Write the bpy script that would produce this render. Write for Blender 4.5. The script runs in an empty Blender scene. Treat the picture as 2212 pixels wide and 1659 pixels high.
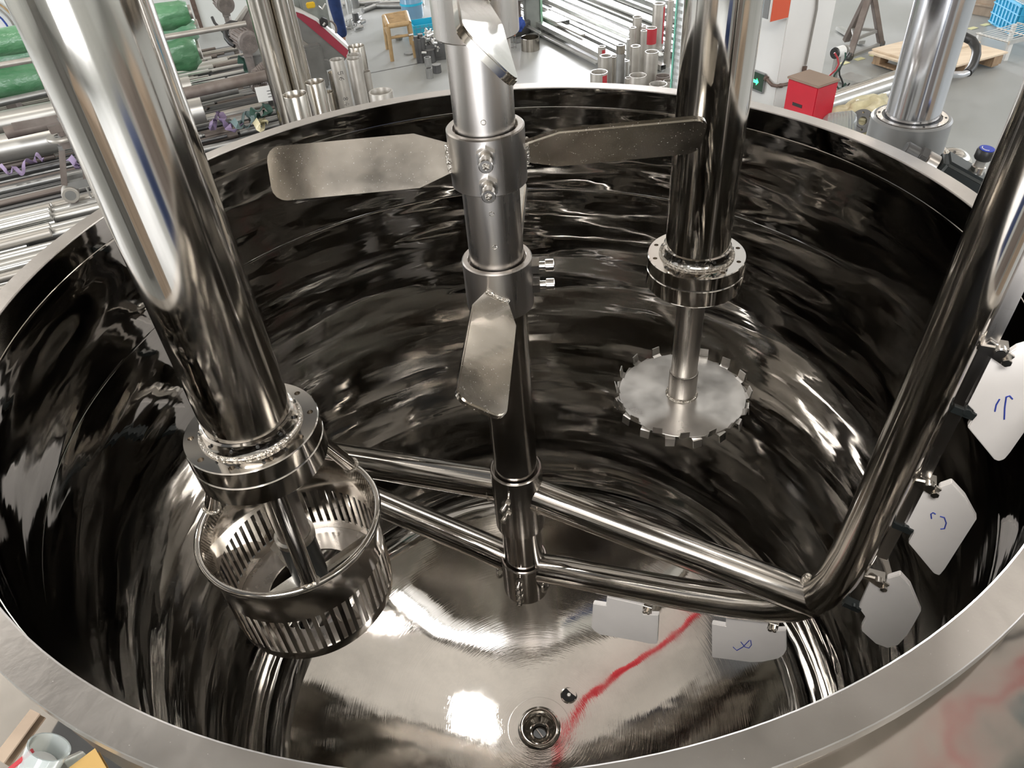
import bpy, bmesh, math, random
from mathutils import Vector, Matrix
random.seed(7)
D2R = math.pi/180
H = 2.4                                   # rim of the tank above the workshop floor; all numbers below are relative to the rim
sc = bpy.context.scene
COL = sc.collection
# ------------------------------------------------------------------ camera
FPX, CX, CY = 1623.52, 1106.0, 829.5
CAM = Vector((0.0073, -1.1301, 0.6784))
Bm = Matrix(((0.99632056, -0.08570499, 0.0),
             (-0.05544744, -0.64457644, 0.76252659),
             (-0.06535234, -0.75972091, -0.64695688)))
cd = bpy.data.cameras.new('camera'); cam = bpy.data.objects.new('camera', cd); COL.objects.link(cam)
cd.sensor_width = 36; cd.sensor_fit = 'HORIZONTAL'; cd.lens = FPX*36/2212; cd.clip_start = .02; cd.clip_end = 200
rx, dn, fw = (Vector([Bm[i][k] for i in range(3)]) for k in range(3))
M = Matrix.Identity(4)
for i in range(3):
    M[i][0] = rx[i]; M[i][1] = -dn[i]; M[i][2] = -fw[i]
M.translation = CAM + Vector((0, 0, H))
cam.matrix_world = M
sc.camera = cam
# ------------------------------------------------------------------ colour management, world, lights
sc.view_settings.view_transform = 'Standard'; sc.view_settings.look = 'None'
sc.view_settings.gamma = 1; sc.view_settings.use_curve_mapping = False
sc.view_settings.exposure = 0.28
sc.cycles.use_denoising = True
sc.cycles.max_bounces = 14; sc.cycles.glossy_bounces = 12; sc.cycles.diffuse_bounces = 4
sc.cycles.transmission_bounces = 6; sc.cycles.sample_clamp_indirect = 6; sc.cycles.caustics_reflective = True
sc.cycles.blur_glossy = 0.6
w = bpy.data.worlds.new('daylight'); sc.world = w; w.use_nodes = True
bg = w.node_tree.nodes['Background']; bg.inputs[0].default_value = (0.80, 0.90, 1.0, 1); bg.inputs[1].default_value = 1.0

def area_light(name, loc, target, sx, sy, power, col=(1, 1, 1)):
    l = bpy.data.lights.new(name, 'AREA'); l.shape = 'RECTANGLE'; l.size = sx; l.size_y = sy; l.energy = power; l.color = col
    o = bpy.data.objects.new(name, l); COL.objects.link(o)
    o.location = Vector(loc) + Vector((0, 0, H))
    o.rotation_euler = (Vector(target) - Vector(loc)).to_track_quat('-Z', 'Y').to_euler()
    return o
DAY = (0.95, 0.96, 1.0)
area_light('doorway_daylight', (2.8, 19.6, .5), (2.5, 6, .2), 4.0, 3.2, 1500, DAY)
area_light('left_window_daylight', (-13.6, 5.5, 1.3), (0, 4, 1.0), 11, 3.0, 1000, DAY)
area_light('right_window_daylight', (13.6, 2, 1.8), (0, 2, 1.6), 14, 2.4, 420, DAY)
area_light('rear_doorway_daylight', (-2.5, -10.6, .3), (-1, 0, .2), 6, 4.2, 800, DAY)
area_light('skylight_over_tank', (.85, 2.75, 4.55), (.85, 2.75, 0), .45, .55, 60, (1.0, .99, .97))
area_light('scraper_fill_light', (-1.0, -3.3, 4.5), (.3, -.1, -.8), 2.6, 1.5, 360, (1.0, .98, .95))  # added fill, no known skylight here; brightens the scrapers inside the tank
for i, (lx, ly) in enumerate(((-5.5, 4.5), (1.95, 1.2), (-4.5, 11), (6.5, 10), (5, -4.5))):
    area_light('roof_lamp', (lx, ly, 4.5), (lx, ly, 0), 1.0, .18, 55, (1.0, .95, .88))

# ------------------------------------------------------------------ pixel rays (photo frame 2212x1659) -> world points
def R(u, v):
    d = Vector((u-CX, v-CY, FPX))/FPX
    return Bm @ d
def PZ(u, v, z):
    d = R(u, v); return CAM + d*((z-CAM.z)/d.z)
def PT(u, v, t): return CAM + R(u, v)*t
def AZ(u, v, az, off=0.0):
    n = Vector((-math.sin(az*D2R), math.cos(az*D2R), 0)); d = R(u, v)
    return CAM + d*((off-n.dot(CAM))/n.dot(d))
def VP(u, v, p0, az):                     # on the upright plane through p0 that runs along azimuth az
    n = Vector((-math.sin(az*D2R), math.cos(az*D2R), 0)); d = R(u, v)
    return CAM + d*(n.dot(Vector(p0)-CAM)/n.dot(d))
def polar(r, az, z): return Vector((r*math.cos(az*D2R), r*math.sin(az*D2R), z))

# ------------------------------------------------------------------ materials
def mat(name, col, metal=0.0, rough=0.5, noise=0.0, nscale=5.0, bump=0.0, bscale=20.0, col2=None, stretch=(1, 1, 1),
        rnoise=0.0, emis=None, estr=0.0, trans=0.0, coords='Object', alpha=1.0):
    m = bpy.data.materials.new(name); m.use_nodes = True
    nt = m.node_tree; b = nt.nodes['Principled BSDF']
    b.inputs['Base Color'].default_value = (*col, 1); b.inputs['Metallic'].default_value = metal
    b.inputs['Roughness'].default_value = rough
    if trans: b.inputs['Transmission Weight'].default_value = trans
    if alpha < 1: b.inputs['Alpha'].default_value = alpha
    if emis:
        b.inputs['Emission Color'].default_value = (*emis, 1); b.inputs['Emission Strength'].default_value = estr
    tc = nt.nodes.new('ShaderNodeTexCoord'); mp = nt.nodes.new('ShaderNodeMapping')
    nt.links.new(tc.outputs[coords], mp.inputs[0]); mp.inputs['Scale'].default_value = stretch
    if noise or rnoise or col2:
        n = nt.nodes.new('ShaderNodeTexNoise'); n.inputs['Scale'].default_value = nscale; n.inputs['Detail'].default_value = 5
        nt.links.new(mp.outputs[0], n.inputs['Vector'])
        if noise or col2:
            r = nt.nodes.new('ShaderNodeValToRGB')
            c2 = col2 if col2 else tuple(c*(1-noise) for c in col)
            r.color_ramp.elements[0].position = .35; r.color_ramp.elements[1].position = .65
            r.color_ramp.elements[0].color = (*c2, 1); r.color_ramp.elements[1].color = (*col, 1)
            nt.links.new(n.outputs['Fac'], r.inputs[0]); nt.links.new(r.outputs[0], b.inputs['Base Color'])
        if rnoise:
            mr = nt.nodes.new('ShaderNodeMapRange')
            mr.inputs[1].default_value = .35; mr.inputs[2].default_value = .7
            mr.inputs[3].default_value = rough; mr.inputs[4].default_value = rough+rnoise
            nt.links.new(n.outputs['Fac'], mr.inputs[0]); nt.links.new(mr.outputs[0], b.inputs['Roughness'])
    if bump:
        n2 = nt.nodes.new('ShaderNodeTexNoise'); n2.inputs['Scale'].default_value = bscale; n2.inputs['Detail'].default_value = 3
        nt.links.new(mp.outputs[0], n2.inputs['Vector'])
        bp = nt.nodes.new('ShaderNodeBump'); bp.inputs['Strength'].default_value = bump; bp.inputs['Distance'].default_value = .02
        nt.links.new(n2.outputs['Fac'], bp.inputs['Height']); nt.links.new(bp.outputs[0], b.inputs['Normal'])
    return m

def tank_inside_mat(name, base, rough, radial=False):
    """polished sheet steel: shallow hammered waves that run round the vessel, a buffing haze and fine grit"""
    m = bpy.data.materials.new(name); m.use_nodes = True
    nt = m.node_tree; N = nt.nodes; L = nt.links; b = N['Principled BSDF']
    b.inputs['Metallic'].default_value = 1
    tc = N.new('ShaderNodeTexCoord'); sx = N.new('ShaderNodeSeparateXYZ'); L.new(tc.outputs['Object'], sx.inputs[0])
    def math_(op, a, c=None):
        n = N.new('ShaderNodeMath'); n.operation = op
        for i, q in enumerate((a, c)):
            if q is None: continue
            if isinstance(q, (int, float)): n.inputs[i].default_value = q
            else: L.new(q, n.inputs[i])
        return n.outputs[0]
    rad = math_('SQRT', math_('ADD', math_('MULTIPLY', sx.outputs[0], sx.outputs[0]), math_('MULTIPLY', sx.outputs[1], sx.outputs[1])))
    cs = math_('DIVIDE', sx.outputs[0], math_('ADD', rad, .001)); sn = math_('DIVIDE', sx.outputs[1], math_('ADD', rad, .001))
    h = math_('MULTIPLY', sx.outputs[2], 5.5)
    cb = N.new('ShaderNodeCombineXYZ'); L.new(cs, cb.inputs[0]); L.new(sn, cb.inputs[1]); L.new(h, cb.inputs[2])
    if radial:
        cb = N.new('ShaderNodeMapping'); L.new(tc.outputs['Object'], cb.inputs[0]); cb.inputs['Scale'].default_value = (1.5, 1.5, 1.5)
    n1 = N.new('ShaderNodeTexNoise'); n1.inputs['Scale'].default_value = 1.3; n1.inputs['Detail'].default_value = 1; L.new(cb.outputs[0], n1.inputs['Vector'])
    n2 = N.new('ShaderNodeTexNoise'); n2.inputs['Scale'].default_value = 4; n2.inputs['Detail'].default_value = 2; L.new(cb.outputs[0], n2.inputs['Vector'])
    s = math_('ADD', math_('MULTIPLY', n1.outputs['Fac'], 1.0), math_('MULTIPLY', n2.outputs['Fac'], .07))
    if radial:                            # faint turning marks round the drain
        cr_ = N.new('ShaderNodeCombineXYZ'); L.new(math_('MULTIPLY', cs, 1.5), cr_.inputs[0]); L.new(math_('MULTIPLY', sn, 1.5), cr_.inputs[1]); L.new(math_('MULTIPLY', rad, 90), cr_.inputs[2])
        n5 = N.new('ShaderNodeTexNoise'); n5.inputs['Scale'].default_value = 3; n5.inputs['Detail'].default_value = 3; L.new(cr_.outputs[0], n5.inputs['Vector'])
        s = math_('ADD', s, math_('MULTIPLY', n5.outputs['Fac'], .006))
    bp = N.new('ShaderNodeBump'); bp.inputs['Strength'].default_value = 1; bp.inputs['Distance'].default_value = .008 if radial else .017
    L.new(s, bp.inputs['Height']); L.new(bp.outputs[0], b.inputs['Normal'])
    n3 = N.new('ShaderNodeTexNoise'); n3.inputs['Scale'].default_value = 3.2; n3.inputs['Detail'].default_value = 9; n3.inputs['Roughness'].default_value = .75
    L.new(cb.outputs[0], n3.inputs['Vector'])
    mr = N.new('ShaderNodeMapRange'); mr.inputs[1].default_value = .45; mr.inputs[2].default_value = .75
    mr.inputs[3].default_value = rough; mr.inputs[4].default_value = rough+(.07 if radial else .11)
    L.new(n3.outputs['Fac'], mr.inputs[0]); L.new(mr.outputs[0], b.inputs['Roughness'])
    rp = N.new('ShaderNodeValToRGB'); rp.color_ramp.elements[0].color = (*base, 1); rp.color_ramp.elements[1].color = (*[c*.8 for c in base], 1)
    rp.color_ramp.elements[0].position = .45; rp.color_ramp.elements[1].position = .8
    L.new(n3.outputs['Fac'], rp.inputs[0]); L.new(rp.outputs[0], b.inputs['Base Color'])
    return m

MT = {}
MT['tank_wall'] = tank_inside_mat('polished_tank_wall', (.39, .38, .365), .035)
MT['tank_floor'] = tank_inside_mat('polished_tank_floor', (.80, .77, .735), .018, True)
MT['mirror'] = mat('polished_steel', (.66, .63, .59), 1, .05, rnoise=.10, nscale=3, stretch=(1, 1, .4), bump=.05, bscale=3)
MT['mirror_col'] = mat('polished_column_steel', (.70, .67, .62), 1, .04, rnoise=.12, nscale=30, stretch=(1, 1, .03), noise=.42, bump=.02, bscale=14)
MT['satin'] = mat('brushed_shaft_steel', (.60, .565, .53), 1, .24, rnoise=.14, nscale=30, stretch=(1, 1, .05), noise=.14)
MT['rim'] = mat('ground_rim_steel', (.56, .53, .50), 1, .30, rnoise=.10, nscale=12, noise=.08, bump=.02, bscale=60)
MT['lowshaft'] = mat('darkened_shaft_steel', (.40, .375, .35), 1, .15, rnoise=.06, nscale=30, stretch=(1, 1, .05))  # shaft steel with the dark reflections low in the tank put into its colour
MT['plate'] = mat('ground_plate_steel', (.66, .63, .58), 1, .20, rnoise=.15, nscale=9, noise=.15)
MT['blade'] = mat('dusty_blade_steel', (.60, .56, .50), 1, .12, rnoise=.10, nscale=9, noise=.25, bump=.03, bscale=12)
def speckle(m, dens=.70, col=(.85, .82, .78), scale=420):
    nt = m.node_tree; b = nt.nodes['Principled BSDF']; N = nt.nodes; L = nt.links
    n = N.new('ShaderNodeTexNoise'); n.inputs['Scale'].default_value = scale; n.inputs['Detail'].default_value = 1
    tc = N.new('ShaderNodeTexCoord'); L.new(tc.outputs['Object'], n.inputs['Vector'])
    r = N.new('ShaderNodeValToRGB'); r.color_ramp.elements[0].position = dens; r.color_ramp.elements[1].position = dens+.03; L.new(n.outputs['Fac'], r.inputs[0])
    mx_ = N.new('ShaderNodeMix'); mx_.data_type = 'RGBA'; L.new(r.outputs[0], mx_.inputs[0])
    src = b.inputs['Base Color'].links[0].from_socket; L.new(src, mx_.inputs[6]); mx_.inputs[7].default_value = (*col, 1); L.new(mx_.outputs[2], b.inputs['Base Color'])
    iv = N.new('ShaderNodeMath'); iv.operation = 'SUBTRACT'; iv.inputs[0].default_value = 1; L.new(r.outputs[0], iv.inputs[1]); L.new(iv.outputs[0], b.inputs['Metallic'])
speckle(MT['blade'], .735, scale=620)
speckle(MT['rim'], .765, scale=500)
MT['disc'] = mat('saw_disc_steel', (.60, .58, .55), 1, .27, rnoise=.14, nscale=11, noise=.16, bump=.04, bscale=8)
MT['jacket'] = mat('polished_jacket_steel', (.66, .63, .59), 1, .03, rnoise=.10, nscale=5, bump=.22, bscale=4.5)
MT['weld'] = mat('weld_bead', (.62, .58, .52), 1, .25, bump=.6, bscale=160)
MT['hole'] = mat('dark_hole', (.03, .03, .03), .3, .5)
MT['bolt'] = mat('bolt_steel', (.62, .59, .55), 1, .22)
MT['white'] = mat('white_plastic', (.84, .80, .77), 0, .45, noise=.10, nscale=6, bump=.03, bscale=30)
MT['ink'] = mat('blue_marker', (.03, .06, .38), 0, .5)
MT['blackink'] = mat('black_marker', (.05, .05, .05), 0, .6)
MT['red'] = mat('red_paint', (.55, .012, .03), 0, .35, noise=.15, nscale=3)
MT['redmark'] = mat('red_marker_paint', (.42, .03, .04), 0, .5)
MT['floor'] = mat('painted_concrete', (.34, .35, .345), 0, .30, col2=(.28, .288, .275), nscale=.9, rnoise=.25, bump=.05, bscale=6)
MT['wall'] = mat('white_wall_paint', (.72, .74, .72), 0, .6, noise=.05, nscale=1)
MT['ceil'] = mat('beige_ceiling_paint', (.86, .785, .695), 0, .7, noise=.25, nscale=.8)
MT['beam'] = mat('roof_beam_paint', (.10, .10, .10), 0, .5)
MT['chrome'] = mat('chromed_rod', (.70, .72, .76), 1, .13, rnoise=.06, nscale=30, stretch=(1, 1, .03))
MT['greypaint'] = mat('silver_grey_paint', (.30, .305, .305), .55, .38, noise=.04, nscale=3)
MT['pillar'] = mat('pillar_paint', (.74, .74, .72), 0, .55, noise=.04, nscale=2)
MT['conduit'] = mat('conduit_grey', (.30, .29, .27), .4, .45)
MT['rustpipe'] = mat('rusty_conduit', (.16, .11, .09), .3, .55, noise=.3, nscale=20)
MT['orange'] = mat('orange_red_panel', (.60, .09, .035), 0, .5)
MT['wood'] = mat('pallet_wood', (.42, .29, .18), 0, .7, noise=.35, nscale=5, stretch=(1, 8, 1))
MT['ply'] = mat('pale_plywood', (.74, .62, .47), 0, .6, col2=(.64, .51, .37), nscale=4, stretch=(1, 6, 1))
MT['plyedge'] = mat('plywood_edge', (.50, .37, .18), 0, .7)
MT['board'] = mat('weathered_board', (.40, .31, .23), 0, .7, col2=(.30, .23, .17), nscale=3, stretch=(1, 5, 1))
MT['blue'] = mat('blue_crate_plastic', (.04, .36, .60), 0, .32)
MT['cyan'] = mat('cyan_basket_plastic', (.03, .42, .60), 0, .4)
MT['black'] = mat('black_rubber', (.02, .02, .02), 0, .4)
MT['blackmetal'] = mat('black_enamel', (.025, .03, .03), .3, .35)
MT['darksteel'] = mat('dark_steel_bar', (.14, .14, .14), .7, .4, noise=.25, nscale=9)
MT['greysteel'] = mat('grey_steel_bar', (.36, .36, .35), .75, .38, noise=.2, nscale=9)
MT['brightsteel'] = mat('bright_steel_bar', (.66, .66, .64), .85, .28, noise=.12, nscale=9)
MT['rust'] = mat('rusty_steel_bar', (.15, .12, .105), .4, .55, col2=(.22, .19, .17), nscale=7)
MT['pickled'] = mat('pickled_pipe_steel', (.44, .415, .375), .6, .42, noise=.18, nscale=7)
MT['bigpipe'] = mat('matt_pipe_steel', (.50, .49, .46), .75, .36, noise=.08, nscale=4)
MT['brasspipe'] = mat('polished_pipe_steel', (.56, .52, .46), 1, .2, noise=.45, nscale=30, stretch=(1, 1, .03))
MT['green'] = mat('green_film', (.06, .22, .09), 0, .25, col2=(.20, .40, .24), nscale=3.5, bump=.8, bscale=14, stretch=(.5, 1, 1))
MT['palegreen'] = mat('clear_film_over_green', (.42, .58, .48), 0, .22, col2=(.18, .42, .26), nscale=5, bump=.6, bscale=9)
MT['machine'] = mat('machine_grey_green', (.26, .28, .26), .1, .45, noise=.15, nscale=6)
MT['machine2'] = mat('machine_side_grey', (.22, .22, .21), .2, .45, noise=.2, nscale=6)
MT['maroon'] = mat('maroon_stripe', (.32, .035, .06), 0, .4)
MT['motor'] = mat('dusty_motor_iron', (.27, .235, .215), .3, .6, noise=.3, nscale=12)
MT['denim'] = mat('navy_work_cloth', (.012, .035, .13), 0, .85, noise=.3, nscale=14, bump=.3, bscale=20)
MT['skin'] = mat('skin', (.50, .31, .22), 0, .55)
MT['hair'] = mat('black_hair', (.02, .018, .016), 0, .6)
MT['bamboo'] = mat('bamboo_cane', (.46, .31, .15), 0, .45, noise=.3, nscale=9)
MT['yellow'] = mat('yellow_paint', (.70, .45, .02), 0, .4)
MT['tape'] = mat('pale_yellow_tape', (.62, .60, .34), 0, .6)
MT['lilac'] = mat('lilac_webbing', (.25, .19, .31), 0, .8)
MT['teal'] = mat('grey_green_webbing', (.13, .19, .19), 0, .8)
MT['darkgreen'] = mat('dark_green_webbing', (.03, .08, .06), 0, .8)
MT['brass'] = mat('brass', (.52, .46, .28), 1, .3)
MT['ptfe'] = mat('white_thread_tape', (.85, .85, .84), 0, .5)
MT['gauge_blue'] = mat('blue_gauge_face', (.02, .05, .42), 0, .25)
MT['glow'] = mat('lit_green_arrow', (.05, .8, .3), 0, .5, emis=(.05, 1, .30), estr=2.5)
MT['sign'] = mat('dark_sign_face', (.04, .07, .05), 0, .2)
MT['foam'] = mat('yellowed_plastic_wrap', (.66, .60, .38), 0, .3, noise=.2, nscale=9, bump=.5, bscale=14)
MT['glass'] = mat('clear_ribbed_plastic', (.80, .86, .85), 0, .08, trans=.75)
MT['mesh'] = mat('silver_bubble_foil', (.62, .64, .64), .7, .3)
MT['mint'] = mat('mint_edge', (.16, .56, .42), 0, .5)
MT['bottle'] = mat('clear_blue_plastic', (.30, .52, .70), 0, .15, trans=.4)
MT['card'] = mat('tan_cardboard', (.44, .28, .09), 0, .7)
MT['brownbox'] = mat('brown_box_lid', (.27, .20, .15), 0, .6, noise=.1)
MT['rag'] = mat('orange_cloth', (.80, .20, .03), 0, .8)
MT['bluerag'] = mat('blue_cloth', (.03, .07, .30), 0, .8)
MT['cable'] = mat('red_sprinkler_pipe', (.50, .02, .03), 0, .4)
MT['winglass'] = mat('window_pane', (.8, .9, .95), 0, .05, trans=.9)

# ------------------------------------------------------------------ mesh builder
def frame(axis, ref=None):
    a = Vector(axis).normalized()
    r = Vector(ref) if ref is not None else (Vector((0, 0, 1)) if abs(a.z) < .9 else Vector((1, 0, 0)))
    x = (r - a*r.dot(a)).normalized(); y = a.cross(x)
    return x, y, a
class MB:
    def __init__(s): s.v = []; s.f = []
    def add(s, vs, fs):
        o = len(s.v); s.v += [Vector(p) for p in vs]; s.f += [tuple(i+o for i in f) for f in fs]; return s
    def lathe(s, prof, c=(0, 0, 0), axis=(0, 0, 1), seg=32, ref=None, loop=False, a0=0, a1=360):
        """prof: (radius, height along axis); r=0 ends close the shape; loop joins last to first"""
        x, y, a = frame(axis, ref); c = Vector(c); full = abs(a1-a0) >= 359.9
        n = seg if full else seg+1; vs = []; rows = []
        for r, h in prof:
            if r < 1e-6: rows.append([len(vs)]*n); vs.append(c+a*h); continue
            row = []
            for k in range(n):
                t = (a0+(a1-a0)*k/seg)*D2R
                row.append(len(vs)); vs.append(c + a*h + x*(r*math.cos(t)) + y*(r*math.sin(t)))
            rows.append(row)
        fs = []; m = len(rows)
        for i in range(m if loop else m-1):
            A, Bq = rows[i], rows[(i+1) % m]
            for k in range(n if full else n-1):
                k2 = (k+1) % n; q = []
                for j in (A[k], A[k2], Bq[k2], Bq[k]):
                    if j not in q: q.append(j)
                if len(q) > 2: fs.append(q)
        return s.add(vs, fs)
    def cyl(s, p, q, r, seg=20, r2=None, bev=0.0):
        p = Vector(p); q = Vector(q); L = (q-p).length; r2 = r if r2 is None else r2
        if bev: pr = [(0, 0), (r-bev, 0), (r, bev), (r2, L-bev), (r2-bev, L), (0, L)]
        else: pr = [(0, 0), (r, 0), (r2, L), (0, L)]
        return s.lathe(pr, p, q-p, seg)
    def pipe(s, p, q, ro, ri, seg=24, depth=None):
        p = Vector(p); q = Vector(q); L = (q-p).length
        return s.lathe([(ri, 0), (ro, 0), (ro, L), (ri, L)], p, q-p, seg, loop=True)
    def tube(s, pts, r, seg=14, closed=False, cap=True):
        pts = [Vector(p) for p in pts]; n = len(pts); rows = []; vs = []; prev = None
        for i, p in enumerate(pts):
            if closed: t = pts[(i+1) % n]-pts[i-1]
            else: t = pts[min(i+1, n-1)]-pts[max(i-1, 0)]
            if prev is None: x, y, a = frame(t)
            else:
                a = t.normalized(); x = (prev - a*prev.dot(a)).normalized(); y = a.cross(x)
            prev = x; rr = r[i] if isinstance(r, (list, tuple)) else r
            rows.append([len(vs)+k for k in range(seg)])
            vs += [p + x*(rr*math.cos(2*math.pi*k/seg)) + y*(rr*math.sin(2*math.pi*k/seg)) for k in range(seg)]
        fs = []
        for i in range(n if closed else n-1):
            A, Bq = rows[i], rows[(i+1) % n]
            fs += [(A[k], A[(k+1) % seg], Bq[(k+1) % seg], Bq[k]) for k in range(seg)]
        if cap and not closed: fs += [tuple(reversed(rows[0])), tuple(rows[-1])]
        return s.add(vs, fs)
    def box(s, c, sx, sy, sz, az=0, rot=None):
        c = Vector(c); m = rot if rot else Matrix.Rotation(az*D2R, 3, 'Z')
        vs = [c + m @ Vector((i*sx/2, j*sy/2, k*sz/2)) for i in (-1, 1) for j in (-1, 1) for k in (-1, 1)]
        return s.add(vs, [(0, 1, 3, 2), (4, 6, 7, 5), (0, 4, 5, 1), (2, 3, 7, 6), (0, 2, 6, 4), (1, 5, 7, 3)])
    def beam(s, p, q, wx, wz, ref=None):
        p = Vector(p); q = Vector(q); x, y, a = frame(q-p, ref); vs = []
        for e in (p, q): vs += [e+x*(i*wz/2)+y*(j*wx/2) for i, j in ((-1, -1), (1, -1), (1, 1), (-1, 1))]
        return s.add(vs, [(0, 1, 2, 3), (7, 6, 5, 4)]+[(k, 4+k, 4+(k+1) % 4, (k+1) % 4) for k in range(4)])
    def hollow(s, p, q, wx, wz, th, ref=None):
        p = Vector(p); q = Vector(q); x, y, a = frame(q-p, ref); vs = []
        for e in (p, q):
            for d in (0, th):
                vs += [e+x*(i*(wz/2-d))+y*(j*(wx/2-d)) for i, j in ((-1, -1), (1, -1), (1, 1), (-1, 1))]
        fs = []
        for k in range(4):
            j = (k+1) % 4
            fs += [(k, 8+k, 8+j, j), (4+k, 4+j, 12+j, 12+k), (k, j, 4+j, 4+k), (8+k, 12+k, 12+j, 8+j)]
        return s.add(vs, fs)
    def prism(s, poly, off):
        """poly: 3D points; extruded along the vector off"""
        n = len(poly); off = Vector(off); vs = [Vector(p) for p in poly]+[Vector(p)+off for p in poly]
        return s.add(vs, [tuple(range(n)), tuple(reversed(range(n, 2*n)))]+[(i, n+i, n+(i+1) % n, (i+1) % n) for i in range(n)])
    def build(s, name, m, parent=None, smooth=32, bevel=0, at=None, cut=None, bseg=2):
        o0 = Vector(parent['_o']) if parent is not None else (Vector(at) if at is not None else Vector((0, 0, 0)))
        bm = bmesh.new(); vs = [bm.verts.new(p-o0) for p in s.v]
        for f in s.f:
            try: bm.faces.new([vs[i] for i in f])
            except ValueError: pass
        bmesh.ops.recalc_face_normals(bm, faces=bm.faces)
        me = bpy.data.meshes.new(name); 
        if bevel:
            es = [e for e in bm.edges if len(e.link_faces) == 2 and e.calc_face_angle(0) > .6]
            bmesh.ops.bevel(bm, geom=es, offset=bevel, segments=bseg, affect='EDGES', clamp_overlap=True)
        bm.to_mesh(me); bm.free()
        me.materials.append(MT[m] if isinstance(m, str) else m)
        o = bpy.data.objects.new(name, me); COL.objects.link(o)
        if cut is not None:
            cm = bmesh.new(); cv = [cm.verts.new(p-o0) for p in cut.v]
            for f in cut.f: cm.faces.new([cv[i] for i in f])
            bmesh.ops.recalc_face_normals(cm, faces=cm.faces)
            cme = bpy.data.meshes.new('c'); cm.to_mesh(cme); cm.free()
            co = bpy.data.objects.new('c', cme); COL.objects.link(co)
            md = o.modifiers.new('b', 'BOOLEAN'); md.operation = 'DIFFERENCE'; md.object = co; md.solver = 'EXACT'
            dg = bpy.context.evaluated_depsgraph_get(); dg.update()
            nm = bpy.data.meshes.new_from_object(o.evaluated_get(dg)); o.modifiers.clear(); o.data = nm
            bpy.data.objects.remove(co); me = nm
        if smooth:
            me.polygons.foreach_set('use_smooth', [True]*len(me.polygons)); me.set_sharp_from_angle(angle=smooth*D2R)
        if parent is not None: o.parent = parent
        else: o.location = o0 + Vector((0, 0, H))
        o['_o'] = tuple(o0)
        return o
def thing(name, label, cat, loc, group=None):
    o = bpy.data.objects.new(name, None); COL.objects.link(o)
    o.location = Vector(loc)+Vector((0, 0, H)); o['_o'] = tuple(loc); o['label'] = label; o['category'] = cat
    o.empty_display_size = .05
    if group: o['group'] = group
    return o
def tag(o, label, cat, group=None):
    o['label'] = label; o['category'] = cat
    if group: o['group'] = group
    return o
def struct(o): o['kind'] = 'structure'; return o
def relabel(o, label): o['label'] = label; return o
def hexprism(mb, c, axis, af, h, seg=6):
    return mb.lathe([(0, 0), (af/1.732, 0), (af/1.732, h), (0, h)], c, axis, seg)

# ================================================================== SETTING
FZ = -H
struct(MB().box((0, 4.5, FZ-.1), 28, 31, .2).build('floor', 'floor', smooth=0))
# floor cuts (expansion joints) and the dashed tape line
jt = MB()
jt.beam(PZ(800, 158, FZ)+Vector((0, 0, .0012)), PZ(915, 135, FZ)+Vector((0, 0, .0012)), .02, .002)
struct(jt.build('floor_joint', 'darksteel', smooth=0))
tp = thing('floor_tape', 'pale yellow dashed tape line stuck across the floor behind the plywood', 'tape', PZ(1830, 133, FZ))
pA, pB = PZ(1815, 139, FZ), PZ(2150, 48, FZ); dT = (pB-pA)
for k in range(11):
    p = pA+dT*(k/11); q = pA+dT*((k+.52)/11)
    MB().beam(p+Vector((0, 0, .003)), q+Vector((0, 0, .003)), .07, .004).build('dash', 'tape', tp, smooth=0)
CZ = 4.7
struct(MB().box((0, 4.5, CZ+.1), 28, 31, .2).build('ceiling', 'ceil', smooth=0))
for k in range(5):
    by = -7+6*k
    b = MB(); b.box((0, by, CZ-.04), 27.6, .22, .05); b.box((0, by, CZ-.2), 27.6, .05, .28); b.box((0, by, CZ-.36), 27.6, .22, .05)
    struct(b.build('trim_%d' % (k+1), 'beam', smooth=0))
# walls: left, right, front (behind the camera) and back with window openings
def wall(name, p, q, z0, z1, holes, th=.2, m='wall'):
    p = Vector(p); q = Vector(q); d = (q-p); L = d.length; d.normalize(); b = MB()
    xs = [0]
    for a, c, _, _ in holes: xs += [a, c]
    xs.append(L)
    def seg(a, c, lo, hi):
        if c-a > 1e-4 and hi-lo > 1e-4:
            b.beam(p+d*a+Vector((0, 0, (lo+hi)/2)), p+d*c+Vector((0, 0, (lo+hi)/2)), th, hi-lo, ref=(0, 0, 1))
    for i in range(0, len(xs)-1, 2): seg(xs[i], xs[i+1], z0, z1)
    for a, c, lo, hi in holes: seg(a, c, z0, lo); seg(a, c, hi, z1)
    o = struct(b.build(name, m, smooth=0))
    return o
def window(name, p, q, a, c, lo, hi, nx, nz):
    p = Vector(p); q = Vector(q); d = (q-p).normalized(); r = thing(name, '', '', p+d*a+Vector((0, 0, lo)))
    del r['label']; del r['category']; r['kind'] = 'structure'
    f = MB()
    for i in range(nx+1):
        s_ = a+(c-a)*i/nx; f.beam(p+d*s_+Vector((0, 0, lo)), p+d*s_+Vector((0, 0, hi)), .08, .08)
    for k in range(nz+1):
        z = lo+(hi-lo)*k/nz; f.beam(p+d*a+Vector((0, 0, z)), p+d*c+Vector((0, 0, z)), .07, .07)
    f.build('window_frame', 'greysteel', r, smooth=0)
wall('wall_left', (-14, -11, 0), (-14, 20, 0), FZ, CZ, [(11, 22, -.2, 2.8)])
window('window_1', (-14, -11, 0), (-14, 20, 0), 11, 22, -.2, 2.8, 8, 2)
wall('wall_right', (14, -11, 0), (14, 20, 0), FZ, CZ, [(6, 20, .6, 3.0)])
window('window_2', (14, -11, 0), (14, 20, 0), 6, 20, .6, 3.0, 10, 2)
wall('wall_back', (-14, 20, 0), (14, 20, 0), FZ, CZ, [(14.8, 18.8, -1.2, 2.2)])
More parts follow.
